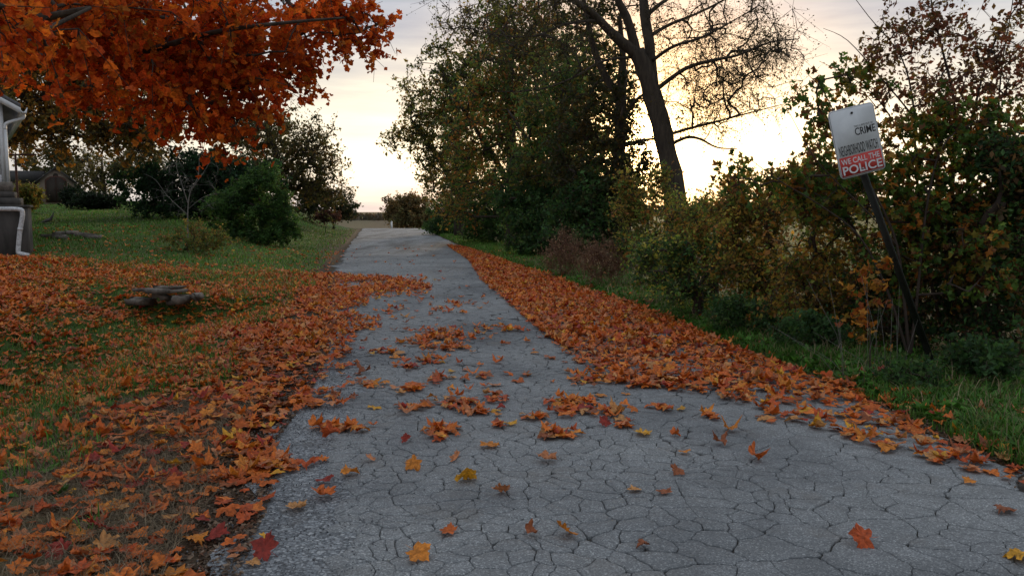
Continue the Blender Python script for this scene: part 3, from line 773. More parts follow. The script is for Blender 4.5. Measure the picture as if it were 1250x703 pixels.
# left verge: dips between leaves
n = 44000; y = 3.0 + 16 * rng.uniform(0, 1, n) ** 1.3; x = xl(y) - .7 - np.abs(rng.normal(0, 3.6, n))
kk = (wave(x * .9 + 1, y * .8) + 1.3 * np.exp(-((x + 5.05 + .035 * y) / 1.1) ** 2) > .12) & (x > -14)
x, y = x[kk], y[kk]; n = len(x)
blades('ditch_grass', x, y, rng.uniform(.05, .15, n), rng.uniform(.0025, .005, n) * (1 + y * .05), rng.uniform(.1, 1., n), gt(n), 'green grass showing through the leaves in the left ditch', 'grass')
# straw at lower left
n = 24000; y = rng.uniform(2.6, 6.4, n); x = xl(y) - .25 - np.abs(rng.normal(0, 1.0, n))
pal = np.array([(.21, .16, .10), (.15, .11, .07), (.26, .21, .14), (.09, .07, .045)])
blades('dry_grass', x, y, rng.uniform(.02, .11, n), rng.uniform(.0012, .0025, n), rng.uniform(.6, 2.2, n), gt(n, pal=pal), 'dry straw coloured grass at the left road edge', 'dry grass')
# lawn
n = 90000; y = 15.5 + 46 * rng.uniform(0, 1, n) ** 1.4; x = xl(y) - .3 - rng.uniform(0, 1, n) ** .8 * (.55 * y + 4)
pal = np.array([(.08, .20, .03), (.10, .24, .035), (.14, .21, .05), (.20, .19, .08), (.065, .16, .028)])
blades('lawn', x, y, rng.uniform(.04, .11, n) * (1 + .5 * (wave(x * .5, y * .4) > .2)), rng.uniform(.006, .011, n) * (1 + y * .03), rng.uniform(.2, 1.1, n), gt(n, pal=pal) * (1 + .38 * wave(x * .45, y * .33))[:, None], 'rough green lawn rising behind the leaf carpet', 'lawn')
# far verge right of the road
n = 20000; y = 20 + 48 * rng.uniform(0, 1, n); x = xr(y) + .1 + rng.uniform(0, 1.7, n)
blades('far_verge_grass', x, y, rng.uniform(.06, .16, n), rng.uniform(.01, .02, n), rng.uniform(.1, .8, n), gt(n) * 1.15, 'short green grass strip between far road and hedgerow', 'grass')
# broad leaved weeds
def weeds(n, x, y, s, tint, name, label):
    tv = np.array([(0, 0, 0), (.28, .5, .22), (0, 1.1, .30), (-.28, .5, .22)], float); tf = np.array([(0, 1, 2), (0, 2, 3)])
    m = 7; X_ = np.repeat(x, m); Y_ = np.repeat(y, m)
    nr = np.stack([rng.normal(0, .4, n * m), rng.normal(0, .4, n * m), np.ones(n * m)], 1)
    V, F, C = scatter([(tv, tf)], np.stack([X_, Y_, H(X_, Y_) + .01], 1), rot_from(nr, rng.uniform(0, 6.28, n * m)), np.repeat(s, m) * rng.uniform(.6, 1.2, n * m), np.repeat(tint, m, 0))
    tag(new_obj(name, mesh_np(name, V, F, M_GRASS, C)), label, 'weeds', kind='stuff')
n = 4200; y = rng.uniform(3.5, 22, n); x = xr(y) + .2 + np.abs(rng.normal(0, .7, n))
weeds(n, x, y, rng.uniform(.04, .10, n), gt(n, pal=GREENS[:3]), 'verge_weeds', 'broad leaved green weeds on the right verge')
n = 260; y = rng.uniform(3.6, 12, n); x = xl(y) - 1.0 - np.abs(rng.normal(0, 1.4, n))
weeds(n, x, y, rng.uniform(.04, .08, n), gt(n, pal=GREENS[:3]), 'ditch_weeds', 'small leafy weeds among fallen leaves in the left grass')

# ------------------------------------------------------------------ trees and shrubs
def segs_mesh(A, B, ra, rb, k=5):
    A, B = np.asarray(A, float), np.asarray(B, float); d = B - A; L = np.linalg.norm(d, axis=1, keepdims=True) + 1e-9; d = d / L
    B = B + d * np.minimum(rb[:, None] * .6, .05)
    Rm = rot_from(d, np.zeros(len(d))); an = np.arange(k) * 2 * np.pi / k
    ring = Rm[:, :, 0][:, None] * np.cos(an)[None, :, None] + Rm[:, :, 1][:, None] * np.sin(an)[None, :, None]
    V = np.concatenate([A[:, None] + ring * ra[:, None, None], B[:, None] + ring * rb[:, None, None]], 1)
    j = np.arange(k); j2 = (j + 1) % k
    f = np.stack([j, j2, j2 + k, j + k], 1)
    F = (f[None] + (np.arange(len(A)) * 2 * k)[:, None, None]).reshape(-1, 4)
    return V.reshape(-1, 3), F
def ell(px, py, Y, rpx, rpy, ry, n_w=1.0):
    c = P(px, py, Y); return (c, np.array((rpx * Y / FPX, ry, rpy * Y / FPX)), n_w)
def sample_ells(ells, n):
    w = np.array([(e[1].prod() ** (2 / 3)) * e[2] for e in ells]); w /= w.sum(); out = []
    for e, m in zip(ells, rng.multinomial(n, w)):
        u = rng.normal(0, 1, (m, 3)); u /= np.linalg.norm(u, axis=1, keepdims=True); r = rng.uniform(0, 1, (m, 1)) ** .42
        out.append(e[0] + u * r * e[1])
    return np.concatenate(out)
def plant(name, label, cat, limbs, ells, nclump, twigs, per, clump_r, leaf, pal, palw=None, bark=None, group=None, leafmat=None, rtip=.006, droop=0., templates=None,
          jitter=.5, flat=1.0, twig_r=.003, base=None, tint_clump=.22, big=0, bigtempl=None, solid_limbs=True, part='foliage', minz=None, leafvar=.3):
    """limbs: list of (points, radii); skeleton nodes grow from them to every clump"""
    bark = bark or M_BARK; leafmat = leafmat or M_FOL; templates = templates or quad_leaf
    if base is None: base = limbs[0][0][0]
    base = np.array(base, float)
    root = empty(name, tuple(base), label, cat, group)
    nodes, rads = [], []
    for k, (pts, rr) in enumerate(limbs):
        sm = smooth_path(pts, 4); rad = np.interp(np.linspace(0, 1, len(sm)), np.linspace(0, 1, len(rr)), rr)
        if solid_limbs:
            mb = MB(); mb.tube(sm - base, list(rad), 12 if rr[0] > .1 else 7, wob=.25 if rr[0] > .08 else 0)
            mb.build('trunk' if k == 0 else 'limb', bark, root, smooth=True)
        s0 = 2 if k == 0 else 0
        for p_, r_ in zip(sm[s0:], rad[s0:]): nodes.append(p_); rads.append(r_)
    nodes = np.array(nodes); n0 = len(nodes)
    C = sample_ells(ells, nclump)
    if minz is not None: C = C[C[:, 2] > minz]
    else: C = C[C[:, 2] > H(C[:, 0], C[:, 1]) + .08]
    dd = np.sqrt(((C[:, None] - nodes[None]) ** 2).sum(-1)).min(1); C = C[np.argsort(dd)]
    cap = n0 + 2 * len(C); NN = np.zeros((cap, 3)); NN[:n0] = nodes; par = np.full(cap, -1); m = n0
    ends = []
    for c in C:
        d = NN[:m] - c; dist = np.sqrt((d ** 2).sum(1)) + .35 * np.maximum(d[:, 2], 0); j = int(dist.argmin())
        L = np.linalg.norm(NN[j] - c)
        mid = (NN[j] + c) / 2 + rng.normal(0, .06, 3) * L; mid[2] += .06 * L
        NN[m] = mid; par[m] = j; NN[m + 1] = c; par[m + 1] = m; ends.append(m + 1); m += 2
    cnt = np.zeros(m); cnt[ends] = 1
    for i in range(m - 1, n0 - 1, -1): cnt[par[i]] += cnt[i]
    rad = rtip * np.maximum(cnt, 1) ** .5
    rad[:n0] = np.array(rads)
    i = np.arange(n0, m); ra = np.minimum(np.minimum(rad[par[i]], rad[i] * 1.5), .2)
    V, F = segs_mesh(NN[par[i]] - base, NN[i] - base, ra, rad[i])
    Vs, Fs = [V], [F]
    if twigs:
        E = np.repeat(C, twigs, 0); u = rng.normal(0, 1, E.shape); u /= np.linalg.norm(u, axis=1, keepdims=True); u[:, 2] *= flat
        ln = clump_r * rng.uniform(.35, 1.15, (len(E), 1)); tip = E + u * ln; tip[:, 2] -= droop * ln[:, 0]
        V, F = segs_mesh(E - base, tip - base, np.full(len(E), twig_r * 1.5), np.full(len(E), twig_r * .6), 3)
        Vs.append(V); Fs.append(F + len(Vs[0]))
    ob = new_obj('branches', mesh_np('branches', np.concatenate(Vs), np.concatenate(Fs), bark), root); tag(ob, kind='stuff')
    if per:
        t = rng.uniform(.15, 1.08, (len(E), per, 1))
        L3 = E[:, None] + (tip - E)[:, None] * t + rng.normal(0, 1, (len(E), per, 3)) * leaf * jitter
        cidx = np.repeat(np.repeat(np.arange(len(C)), twigs), per)
        L3 = L3.reshape(-1, 3)
        pal = np.array(pal); ctint = 1 + rng.normal(0, tint_clump, (len(C), 1)).clip(-.5, .6)
        pc = rng.choice(len(pal), len(C), p=palw); pl = rng.choice(len(pal), len(L3), p=palw)
        pick_c = rng.uniform(0, 1, len(L3)) < .55
        T = np.where(pick_c[:, None], pal[pc[cidx]], pal[pl]) * ctint[cidx] * rng.uniform(.75, 1.25, (len(L3), 1))
        nr = rng.normal(0, 1, L3.shape); nr[:, 2] += .3
        S = leaf * rng.normal(1, leafvar, len(L3)).clip(.4, 1.8); spn = rng.uniform(0, 6.28, len(L3)); Rm = rot_from(nr, spn)
        keep = np.ones(len(L3), bool)
        if big:
            bx, by, bd = proj(L3); sc_ = S / np.maximum(bd, .3) * ((bx > 0) & (bx < 1250) & (by > 0) & (by < 703) & (bd > 0))
            o_ = np.argsort(-sc_)[:big]; keep[o_] = False; mcache = {}
            for q in o_:
                v = int(rng.integers(len(bigtempl))); kq = (v, int(pl[q]))
                if kq not in mcache:
                    tv, tf = bigtempl[v]; mcache[kq] = mesh_np('leaf', tv, tf, leafmat, np.repeat(pal[pl[q]][None], len(tv), 0) * rng.uniform(.85, 1.15, (len(tv), 1)))
                lo = new_obj('leaf', mcache[kq], root); Mx = Matrix(Rm[q].tolist()).to_4x4(); Mx.translation = Vector(L3[q] - base)
                lo.matrix_local = Mx @ Matrix.Scale(float(S[q]), 4)
        V, F, Cc = scatter(templates, (L3 - base)[keep], Rm[keep], S[keep], T[keep])
        tag(new_obj(part, mesh_np(part, V, F, leafmat, Cc), root), kind='stuff')
    return root
def ground_at(px, Y): p_ = P(px, 300, Y); return np.array((p_[0], Y, float(H(p_[0], Y)) - .05))

# palettes (linear)
OR = [(.52, .115, .016), (.46, .085, .014), (.55, .15, .018), (.42, .065, .013), (.36, .13, .02)]
OLIVE = [(.17, .17, .034), (.12, .155, .03), (.22, .18, .038), (.27, .15, .034), (.10, .12, .03)]
GREEN = [(.035, .09, .028), (.05, .115, .032), (.07, .13, .032), (.028, .07, .025)]
MIX = [(.075, .145, .032), (.12, .165, .034), (.18, .175, .04), (.25, .175, .04), (.32, .14, .034), (.06, .11, .032)]
BROWN = [(.16, .105, .045), (.20, .13, .05), (.12, .095, .042), (.13, .125, .045)]
TINY = [(.07, .06, .02), (.10, .075, .025), (.05, .045, .018)]

# -- orange maple that overhangs from the upper left
tb = np.array((-9.6, 8.0, float(H(-9.6, 8.0)) - .1))
limbs = [([tb, tb + (.1, .1, 1.6), tb + (.2, 0, 3.2), tb + (.1, .3, 5.5), tb + (.3, .2, 8.5)], [.34, .27, .24, .17, .06]),
         ([tb + (.2, 0, 2.9), P(-60, 78, 7.8), P(60, 72, 7.6), P(120, 75, 7.5), P(190, 88, 7.4), P(250, 122, 7.3)], [.13, .075, .05, .04, .025, .012]),
         ([P(120, 75, 7.5), P(180, 62, 7.2), P(260, 40, 7.0), P(330, 30, 6.8), P(420, 22, 6.7)], [.035, .028, .022, .016, .008]),
         ([tb + (.2, .1, 3.6), P(-40, 30, 6.5), P(40, 24, 6.0), P(110, 10, 5.6)], [.11, .06, .035, .012]),
         ([tb + (.1, .2, 3.9), P(-20, -60, 9), P(150, -80, 9.2), P(330, -60, 9.0), P(450, -20, 8.8)], [.13, .09, .06, .035, .01]),
         ([P(330, -60, 9.0), P(350, 0, 8.6), P(395, 40, 8.3), P(440, 40, 8.1)], [.03, .022, .014, .006])]
mells = [ell(70, 15, 6.8, 130, 52, 1.6), ell(50, 72, 8.2, 120, 14, .6, .2), ell(190, 40, 7.3, 110, 70, 1.3, 1.2), ell(255, 108, 7.4, 88, 48, .8, 1.3), ell(300, 45, 7.6, 80, 60, 1.0, 1.3),
         ell(262, 150, 7.4, 62, 20, .5, 1.3), ell(345, 75, 8.0, 42, 34, .7, 1.1), ell(400, 20, 8.3, 52, 32, .8, 1.1), ell(452, 14, 8.2, 34, 24, .5, .8), ell(140, 110, 8.0, 50, 30, .7, .6),
         ell(20, 25, 4.6, 70, 30, .5, .9), ell(150, -90, 8.5, 320, 80, 2.6, .55), ell(-160, -20, 8.5, 150, 110, 2.6, .6), ell(40, -230, 9.5, 300, 150, 2.6, .35), ell(455, 50, 8.1, 22, 16, .3, .5)]
plant('maple_tree', 'large maple with orange autumn leaves hanging across the upper left', 'tree', limbs, mells, 700, 4, 10, .36, .041, OR, [.3, .25, .15, .2, .1],
      leafmat=M_MAPLE, templates=LEAF_HG, rtip=.005, droop=.35, twig_r=.003, big=300, bigtempl=LEAF_HG, base=tb, jitter=.6, tint_clump=.2, leafvar=.2)

# -- olive and amber tree behind the house
b = ground_at(-30, 33)
plant('yard_tree', 'tall olive and amber leaved tree behind the white house', 'tree',
      [([b, b + (.2, 0, 2.5), b + (.6, 0, 5), P(20, 60, 33)], [.4, .32, .26, .12]), ([b + (.3, 0, 3.), P(10, 120, 33), P(35, 95, 32), P(60, 40, 32)], [.16, .13, .11, .06]), ([b + (.2, 0, 2.6), P(60, 160, 34), P(130, 175, 34), P(190, 170, 34)], [.14, .1, .06, .02])],
      [ell(40, 125, 33, 110, 54, 3.5), ell(130, 160, 34, 70, 28, 3), ell(100, 60, 34, 160, 60, 4), ell(0, 160, 34, 90, 24, 3, .6), ell(175, 150, 34, 50, 40, 2.2), ell(60, -40, 34, 200, 90, 5, .5), ell(-100, 60, 34, 110, 110, 4, .4)],
      560, 8, 9, 1.1, .16, [(.24, .14, .03), (.34, .15, .028), (.16, .12, .028), (.42, .20, .035), (.14, .115, .03)], rtip=.022, twig_r=.012)
# -- dark bushes behind the lawn, left
b = ground_at(245, 36)
plant('evergreen_shrub', 'big dark green shrub on the lawn behind the bare sapling', 'bush', [([b, b + (0, 0, 1.2), b + (.1, 0, 2.4)], [.09, .07, .03])],
      [ell(240, 250, 36, 85, 12, 1.8), ell(245, 225, 36, 84, 38, 2.2), ell(190, 232, 36, 60, 30, 1.8), ell(290, 225, 36, 60, 40, 2), ell(255, 205, 36, 50, 26, 1.6)], 330, 8, 10, .5, .13, [(.018, .05, .02), (.026, .068, .022), (.014, .038, .017)], rtip=.01, twig_r=.006)
by = hit(318, 297)[1]; b = ground_at(318, by)
plant('leafy_shrub', 'mid green leafy shrub at the lawn edge right of the bare sapling', 'bush', [([b, b + (0, 0, .6), b + (.05, 0, 1.5)], [.05, .04, .015]), ([b, b + (.3, 0, .5), b + (.7, 0, .9)], [.03, .025, .01])],
      [ell(312, 250, by, 44, 34, .9, 1.2), ell(282, 250, by, 34, 22, .8), ell(342, 272, by, 26, 20, .6), ell(300, 222, by, 16, 16, .4, .8), ell(345, 245, by, 14, 14, .4, .6), ell(320, 215, by, 22, 16, .6, .6), ell(325, 286, by - .2, 44, 12, .8, 1.1), ell(285, 275, by, 30, 16, .6, .9)], 380, 8, 9, .30, .08, [(.045, .11, .025), (.065, .135, .03), (.032, .075, .022)], rtip=.006, twig_r=.003)
# -- medium tree, left of the road
b = ground_at(345, 46)
plant('roadside_tree', 'airy olive brown tree on the left before the road crest', 'tree',
      [([b, b + (0, 0, 2), b + (-.4, 0, 4.5), P(320, 130, 46)], [.22, .18, .12, .04]), ([b + (0, 0, 1.5), P(375, 200, 46), P(395, 170, 46)], [.12, .08, .03])],
      [ell(345, 165, 46, 62, 48, 3), ell(375, 200, 46, 48, 40, 2.5), ell(330, 220, 45, 50, 36, 2.5), ell(300, 150, 47, 45, 40, 2.5), ell(385, 235, 46, 38, 26, 2), ell(400, 150, 46, 18, 16, 1, .3)],
      260, 8, 8, 1.0, .15, [(.07, .075, .022), (.10, .085, .025), (.05, .06, .02), (.12, .08, .03)], rtip=.018, twig_r=.009)
b = ground_at(408, 58)
plant('roadside_bush', 'dark olive bush at the left road edge by the crest', 'bush', [([b, b + (0, 0, 1), b + (.2, 0, 2)], [.06, .05, .02])],
      [ell(405, 248, 58, 32, 22, 1.8), ell(380, 245, 56, 26, 24, 1.8), ell(428, 258, 58, 15, 12, 1.2)], 130, 8, 8, .6, .15, [(.03, .05, .018), (.05, .06, .02), (.07, .06, .024)], rtip=.012, twig_r=.008)
b = ground_at(398, 50)
plant('dry_bush', 'low rusty brown dead brush in front of the olive roadside bush', 'bush', [([b, b + (0, 0, .3), b + (.1, 0, .6)], [.03, .02, .01])],
      [ell(400, 265, 50, 17, 7, .8)], 60, 8, 7, .25, .09, [(.10, .045, .03), (.07, .035, .025)], rtip=.006, twig_r=.006)
b = ground_at(497, 88)
plant('crest_bush', 'round brownish bush standing beyond the road crest', 'bush', [([b, b + (0, 0, 1.5), b + (0, 0, 3)], [.1, .08, .03])],
      [ell(497, 260, 88, 28, 23, 2.5), ell(513, 258, 88, 22, 20, 2), ell(482, 254, 88, 16, 14, 2)], 170, 8, 9, .8, .22, BROWN, rtip=.02, twig_r=.014)

# -- right hedgerow
def hedge(px, Y, label, ells, n, r, leaf, pal, name='hedgerow_tree', th=3.5, cat='tree', **kw):
    b = ground_at(px, Y); tr = .05 + .03 * th
    lim = [([b, b + (.05, 0, th * .35), b + (-.1, .1, th * .7), b + (0, 0, th)], [tr, tr * .8, tr * .6, tr * .25])]
    for s in (-1, 1): lim.append(([b + (0, 0, th * .3), b + (s * th * .15, .2, th * .55), b + (s * th * .32, .1, th * .8)], [tr * .5, tr * .35, tr * .12]))
    return plant(name, label, cat, lim, ells, n, kw.pop('tw', 8), kw.pop('per', 9), r, leaf, pal, group=kw.pop('group', None), **kw)
hedge(560, 44, 'leftmost airy tree of the right hedgerow with sparse outer leaves', [ell(545, 130, 44, 52, 80, 2.5), ell(515, 165, 44, 40, 42, 2, .8), ell(560, 210, 44, 45, 50, 2.5), ell(590, 80, 45, 55, 80, 3), ell(500, 110, 44, 15, 25, 1, .3), ell(485, 165, 44, 18, 16, 1, .3)],
      330, 1.0, .14, OLIVE + [(.04, .06, .02)] * 2, th=8, rtip=.02, twig_r=.009)
hedge(625, 33, 'broad olive green hedgerow tree left of the big trunk', [ell(630, 120, 33, 78, 110, 3), ell(600, 180, 33, 62, 75, 2.5), ell(660, 60, 33, 70, 90, 2.5), ell(640, 0, 33, 60, 60, 2.5, .5), ell(560, 240, 34, 40, 40, 2, .7)],
      400, .9, .12, MIX, th=8, rtip=.016, twig_r=.008)
hedge(690, 27, 'dense green hedgerow tree directly left of the twin dark trunk', [ell(690, 150, 27, 62, 85, 2), ell(670, 220, 27, 70, 55, 1.8), ell(712, 90, 28, 44, 80, 1.8, .5), ell(718, 200, 27, 32, 60, 1.5, .7)],
      290, .75, .11, [(.06, .13, .032), (.09, .155, .036), (.13, .16, .036), (.05, .105, .03), (.21, .16, .034)], th=6, rtip=.014, twig_r=.007)
for px, Y, e, lab, pal in [
    (560, 52, [ell(553, 262, 50, 36, 24, 2), ell(545, 277, 49, 28, 8, 2)], 'small round green shrub where the hedgerow meets the road crest', GREEN),
    (612, 36, [ell(610, 284, 36, 52, 14, 1.8), ell(610, 262, 36, 50, 36, 1.8), ell(590, 240, 37, 38, 30, 1.5)], 'green understory shrub below the olive hedgerow tree', GREEN),
    (668, 26, [ell(665, 296, 26, 52, 14, 1.4), ell(668, 268, 26, 50, 38, 1.4), ell(640, 250, 27, 40, 32, 1.2)], 'glossy dark green shrub at the hedgerow foot before the dense tree', GREEN),
    (722, 21, [ell(720, 292, 21, 60, 16, 1.0), ell(715, 258, 21.5, 48, 40, 1.1), ell(745, 240, 22, 40, 32, 1.)], 'dark shrub in front of the second dark trunk', GREEN + [(.05, .06, .02)])]:
    hedge(px, Y, lab, e, 240, .45, .095, pal, name='hedge_shrub', cat='bush', th=1.8, rtip=.007, twig_r=.005)

# -- big leaning tree with bare looking crown
def LP(L, Y): return [P(a, b_, Y + d) for a, b_, d in L]
yb = 20.0; bt = P(826, 285, yb); bt[2] = float(H(bt[0], yb)) - .1
big_limbs = [([bt] + LP([(824, 240, 0), (815, 190, 0), (803, 140, 0), (790, 95, 0), (777, 62, 0)], yb), [.34, .27, .24, .225, .21, .18]),
    (LP([(777, 66, 0), (748, 42, -.2), (722, 16, -.5), (690, -4, -.8), (640, -20, -1.3)], yb), [.16, .11, .085, .06, .03]),
    (LP([(796, 110, 0), (793, 60, .2), (787, 20, .4), (784, -20, .5), (778, -90, .4)], yb), [.15, .13, .12, .10, .05]),
    (LP([(777, 66, 0), (768, 30, -.1), (752, -5, -.3), (730, -60, -.5)], yb), [.13, .1, .085, .04]),
    (LP([(786, 22, .4), (805, 6, .6), (825, -8, .9), (880, -50, 1.4)], yb), [.07, .05, .04, .02]),
    (LP([(792, 45, .2), (818, 30, .5), (848, 18, .9), (884, 0, 1.2), (930, -30, 1.6)], yb), [.055, .042, .034, .025, .012]),
    (LP([(797, 74, 0), (822, 57, -.4), (859, 45, -.8), (905, 20, -1.2)], yb), [.05, .038, .028, .012]),
    (LP([(803, 108, 0), (837, 84, -.3), (870, 74, -.6), (900, 68, -.8), (940, 52, -1.2), (975, 48, -1.5)], yb), [.06, .048, .04, .03, .02, .01]),
    (LP([(812, 166, 0), (838, 158, .3), (870, 150, .6), (915, 138, 1.), (958, 127, 1.4)], yb), [.045, .036, .03, .02, .008]),
    (LP([(816, 178, 0), (838, 168, -.3), (855, 170, -.5), (875, 180, -.8), (900, 182, -1)], yb), [.05, .04, .03, .02, .01]),
    (LP([(772, 70, 0), (735, 75, -.3), (700, 95, -.8), (655, 110, -1.2), (600, 112, -1.6)], yb), [.04, .03, .022, .015, .006]),
    (LP([(730, 25, -.4), (690, 30, -.8), (650, 45, -1.2), (600, 42, -1.5), (560, 30, -1.8)], yb), [.04, .03, .022, .014, .006])]
plant('honey_locust_tree', 'large leaning bare tree with forked trunk and dangling seed pods', 'tree', big_limbs,
      [ell(880, 40, 20, 95, 60, 2, 1.2), ell(900, 100, 20, 80, 45, 1.6, 1.1), ell(850, 130, 20, 60, 40, 1.3, .8), ell(700, 30, 19, 80, 55, 1.6, .6), ell(800, -60, 20, 160, 70, 2.2, .6), ell(620, 30, 18.5, 60, 50, 1.2, .35), ell(945, 60, 19.5, 40, 40, 1.2, .8), ell(880, 165, 20, 40, 20, 1, .4), ell(570, 20, 18.5, 60, 35, 1, .5), ell(660, 80, 18.5, 60, 50, 1, .35)],
      470, 7, 6, .72, .042, TINY, rtip=.0065, twig_r=.0035, droop=.3, tint_clump=.15, jitter=.9)
# seed pods
pod_c = [(848, 118), (842, 122), (796, 118), (889, 132), (882, 64), (867, 45), (908, 62), (921, 88), (911, 60), (860, 42), (871, 82), (905, 80), (818, 98), (760, 130), (943, 78), (915, 120)]
locust = bpy.data.objects['honey_locust_tree']
for a_, b_ in pod_c:
    q = P(a_, b_, 19.4 + random.uniform(-.5, .5)) - np.array(locust.location)
    L = random.uniform(.18, .32); w = .018; bend = random.uniform(-.05, .05)
    MB().tube([q, q + (bend * .5, 0, -L * .35), q + (bend, .02, -L * .7), q + (bend * .3, .02, -L)], [.004, w, w, .003], 5).build('seed_pod', M_BARKD, locust)
# -- second dark tree beside it
y2 = 21.5; b2 = P(762, 290, y2); b2[2] = float(H(b2[0], y2)) - .1
plant('dark_twin_tree', 'thin dark ivy wrapped tree just left of the leaning trunk', 'tree',
      [([b2] + LP([(760, 240, 0), (756, 200, 0), (757, 150, 0), (759, 110, 0), (760, 70, 0), (756, 20, 0)], y2), [.25, .19, .17, .15, .13, .09, .05]),
       (LP([(757, 122, 0), (742, 98, 0), (728, 70, 0), (718, 30, 0), (712, -10, 0)], y2), [.12, .10, .085, .06, .03]),
       (LP([(760, 148, 0), (772, 128, -.2), (785, 116, -.4), (810, 105, -.6)], y2), [.07, .05, .035, .015]),
       (LP([(758, 180, 0), (780, 172, .3), (808, 168, .6), (830, 160, .9)], y2), [.05, .04, .025, .01])],
      [ell(757, 215, 21, 26, 60, .6, 1.6), ell(740, 120, 22, 45, 70, 1.2), ell(765, 150, 21.5, 26, 40, .7, .8), ell(720, 20, 22, 60, 50, 1.6, .5), ell(782, 205, 21.5, 26, 44, .6, 1.2), ell(700, 190, 22, 40, 60, 1, .8)],
      260, 6, 8, .42, .085, [(.04, .05, .018), (.07, .06, .018), (.11, .07, .018), (.03, .045, .016)], rtip=.009, twig_r=.005)

# -- bushes along the right verge, nearer
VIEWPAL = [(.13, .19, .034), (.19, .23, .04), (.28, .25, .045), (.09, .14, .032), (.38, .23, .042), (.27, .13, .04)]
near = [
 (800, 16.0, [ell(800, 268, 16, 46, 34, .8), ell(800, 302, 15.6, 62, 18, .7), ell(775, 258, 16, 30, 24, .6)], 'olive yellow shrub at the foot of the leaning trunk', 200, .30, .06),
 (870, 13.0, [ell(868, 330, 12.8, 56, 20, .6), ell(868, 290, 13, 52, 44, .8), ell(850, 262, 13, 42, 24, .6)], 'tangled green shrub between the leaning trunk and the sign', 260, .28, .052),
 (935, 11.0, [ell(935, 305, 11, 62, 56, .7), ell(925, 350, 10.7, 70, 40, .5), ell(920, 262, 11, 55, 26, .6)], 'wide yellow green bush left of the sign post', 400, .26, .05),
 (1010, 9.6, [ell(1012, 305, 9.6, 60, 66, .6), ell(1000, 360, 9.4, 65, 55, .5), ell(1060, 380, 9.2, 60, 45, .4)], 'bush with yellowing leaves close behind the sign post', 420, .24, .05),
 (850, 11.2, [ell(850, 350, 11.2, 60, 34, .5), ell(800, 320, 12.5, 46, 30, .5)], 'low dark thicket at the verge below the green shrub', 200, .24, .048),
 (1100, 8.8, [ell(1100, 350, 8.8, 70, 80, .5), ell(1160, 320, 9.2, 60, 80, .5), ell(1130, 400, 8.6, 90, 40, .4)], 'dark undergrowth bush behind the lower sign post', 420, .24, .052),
 (1215, 8.0, [ell(1215, 320, 8.2, 60, 100, .5), ell(1225, 420, 7.8, 60, 50, .4), ell(1290, 300, 8.2, 60, 110, .6)], 'dark dense bush at the right frame edge', 480, .24, .055)]
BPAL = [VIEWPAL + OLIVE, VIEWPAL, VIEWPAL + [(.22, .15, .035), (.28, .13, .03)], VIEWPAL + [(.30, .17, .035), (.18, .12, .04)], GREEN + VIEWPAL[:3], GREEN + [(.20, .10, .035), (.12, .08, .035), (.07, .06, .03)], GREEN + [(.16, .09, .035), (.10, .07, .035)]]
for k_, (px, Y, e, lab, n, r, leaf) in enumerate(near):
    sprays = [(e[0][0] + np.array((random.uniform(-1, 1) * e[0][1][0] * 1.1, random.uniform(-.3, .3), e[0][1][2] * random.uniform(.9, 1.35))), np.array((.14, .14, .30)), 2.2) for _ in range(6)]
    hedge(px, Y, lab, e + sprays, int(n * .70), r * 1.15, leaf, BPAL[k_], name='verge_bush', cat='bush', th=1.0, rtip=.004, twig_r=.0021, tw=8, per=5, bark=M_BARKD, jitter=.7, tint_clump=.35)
# tall shrub with reddish hanging leaves (upper right)
ty = 8.6; bt = P(1165, 440, ty); bt[2] = float(H(bt[0], ty)) - .05
def S(L, Y=ty): return [P(a, b_, Y) for a, b_ in L]
tall = [([bt] + S([(1160, 380), (1158, 300), (1163, 220), (1165, 130), (1150, 60), (1138, 10), (1130, -60)]), [.035, .03, .026, .022, .016, .011, .008, .004]),
        ([bt] + S([(1150, 400), (1128, 300), (1118, 200), (1115, 130), (1100, 70), (1060, 20), (1030, -20)]), [.025, .02, .018, .014, .010, .007, .004, .002]),
        ([bt] + S([(1185, 380), (1190, 280), (1180, 200), (1195, 110), (1215, 50), (1245, 0), (1262, -50)]), [.028, .024, .02, .016, .012, .009, .006, .003]),
        ([bt] + S([(1200, 380), (1225, 280), (1218, 180), (1222, 90), (1235, 10), (1245, -60)]), [.025, .02, .016, .012, .008, .005, .003]),
        (S([(1163, 220), (1120, 150), (1075, 95), (1035, 50), (1005, 35)]), [.014, .010, .007, .004, .002]),
        (S([(1118, 200), (1085, 140), (1060, 110), (1030, 90), (1000, 75)]), [.010, .008, .005, .004, .002])]
RED = [(.14, .055, .032), (.19, .065, .036), (.12, .075, .03), (.16, .12, .036), (.10, .05, .03)]
plant('tall_shrub', 'tall thin stemmed shrub with reddish brown leaves above the sign', 'bush', tall,
      [ell(1120, 40, ty, 66, 40, .5), ell(1070, 75, ty, 50, 50, .4, .8), ell(1180, 60, ty, 56, 60, .5), ell(1230, 70, ty, 40, 70, .5), ell(1150, 110, ty, 90, 36, .5, 1.2), ell(1200, -50, ty, 120, 40, .7, .5), ell(1100, -60, ty, 90, 40, .7, .4)],
      330, 3, 6, .20, .046, RED, bark=M_BARKD, rtip=.0026, twig_r=.0013, droop=.4, jitter=.5, tint_clump=.2)
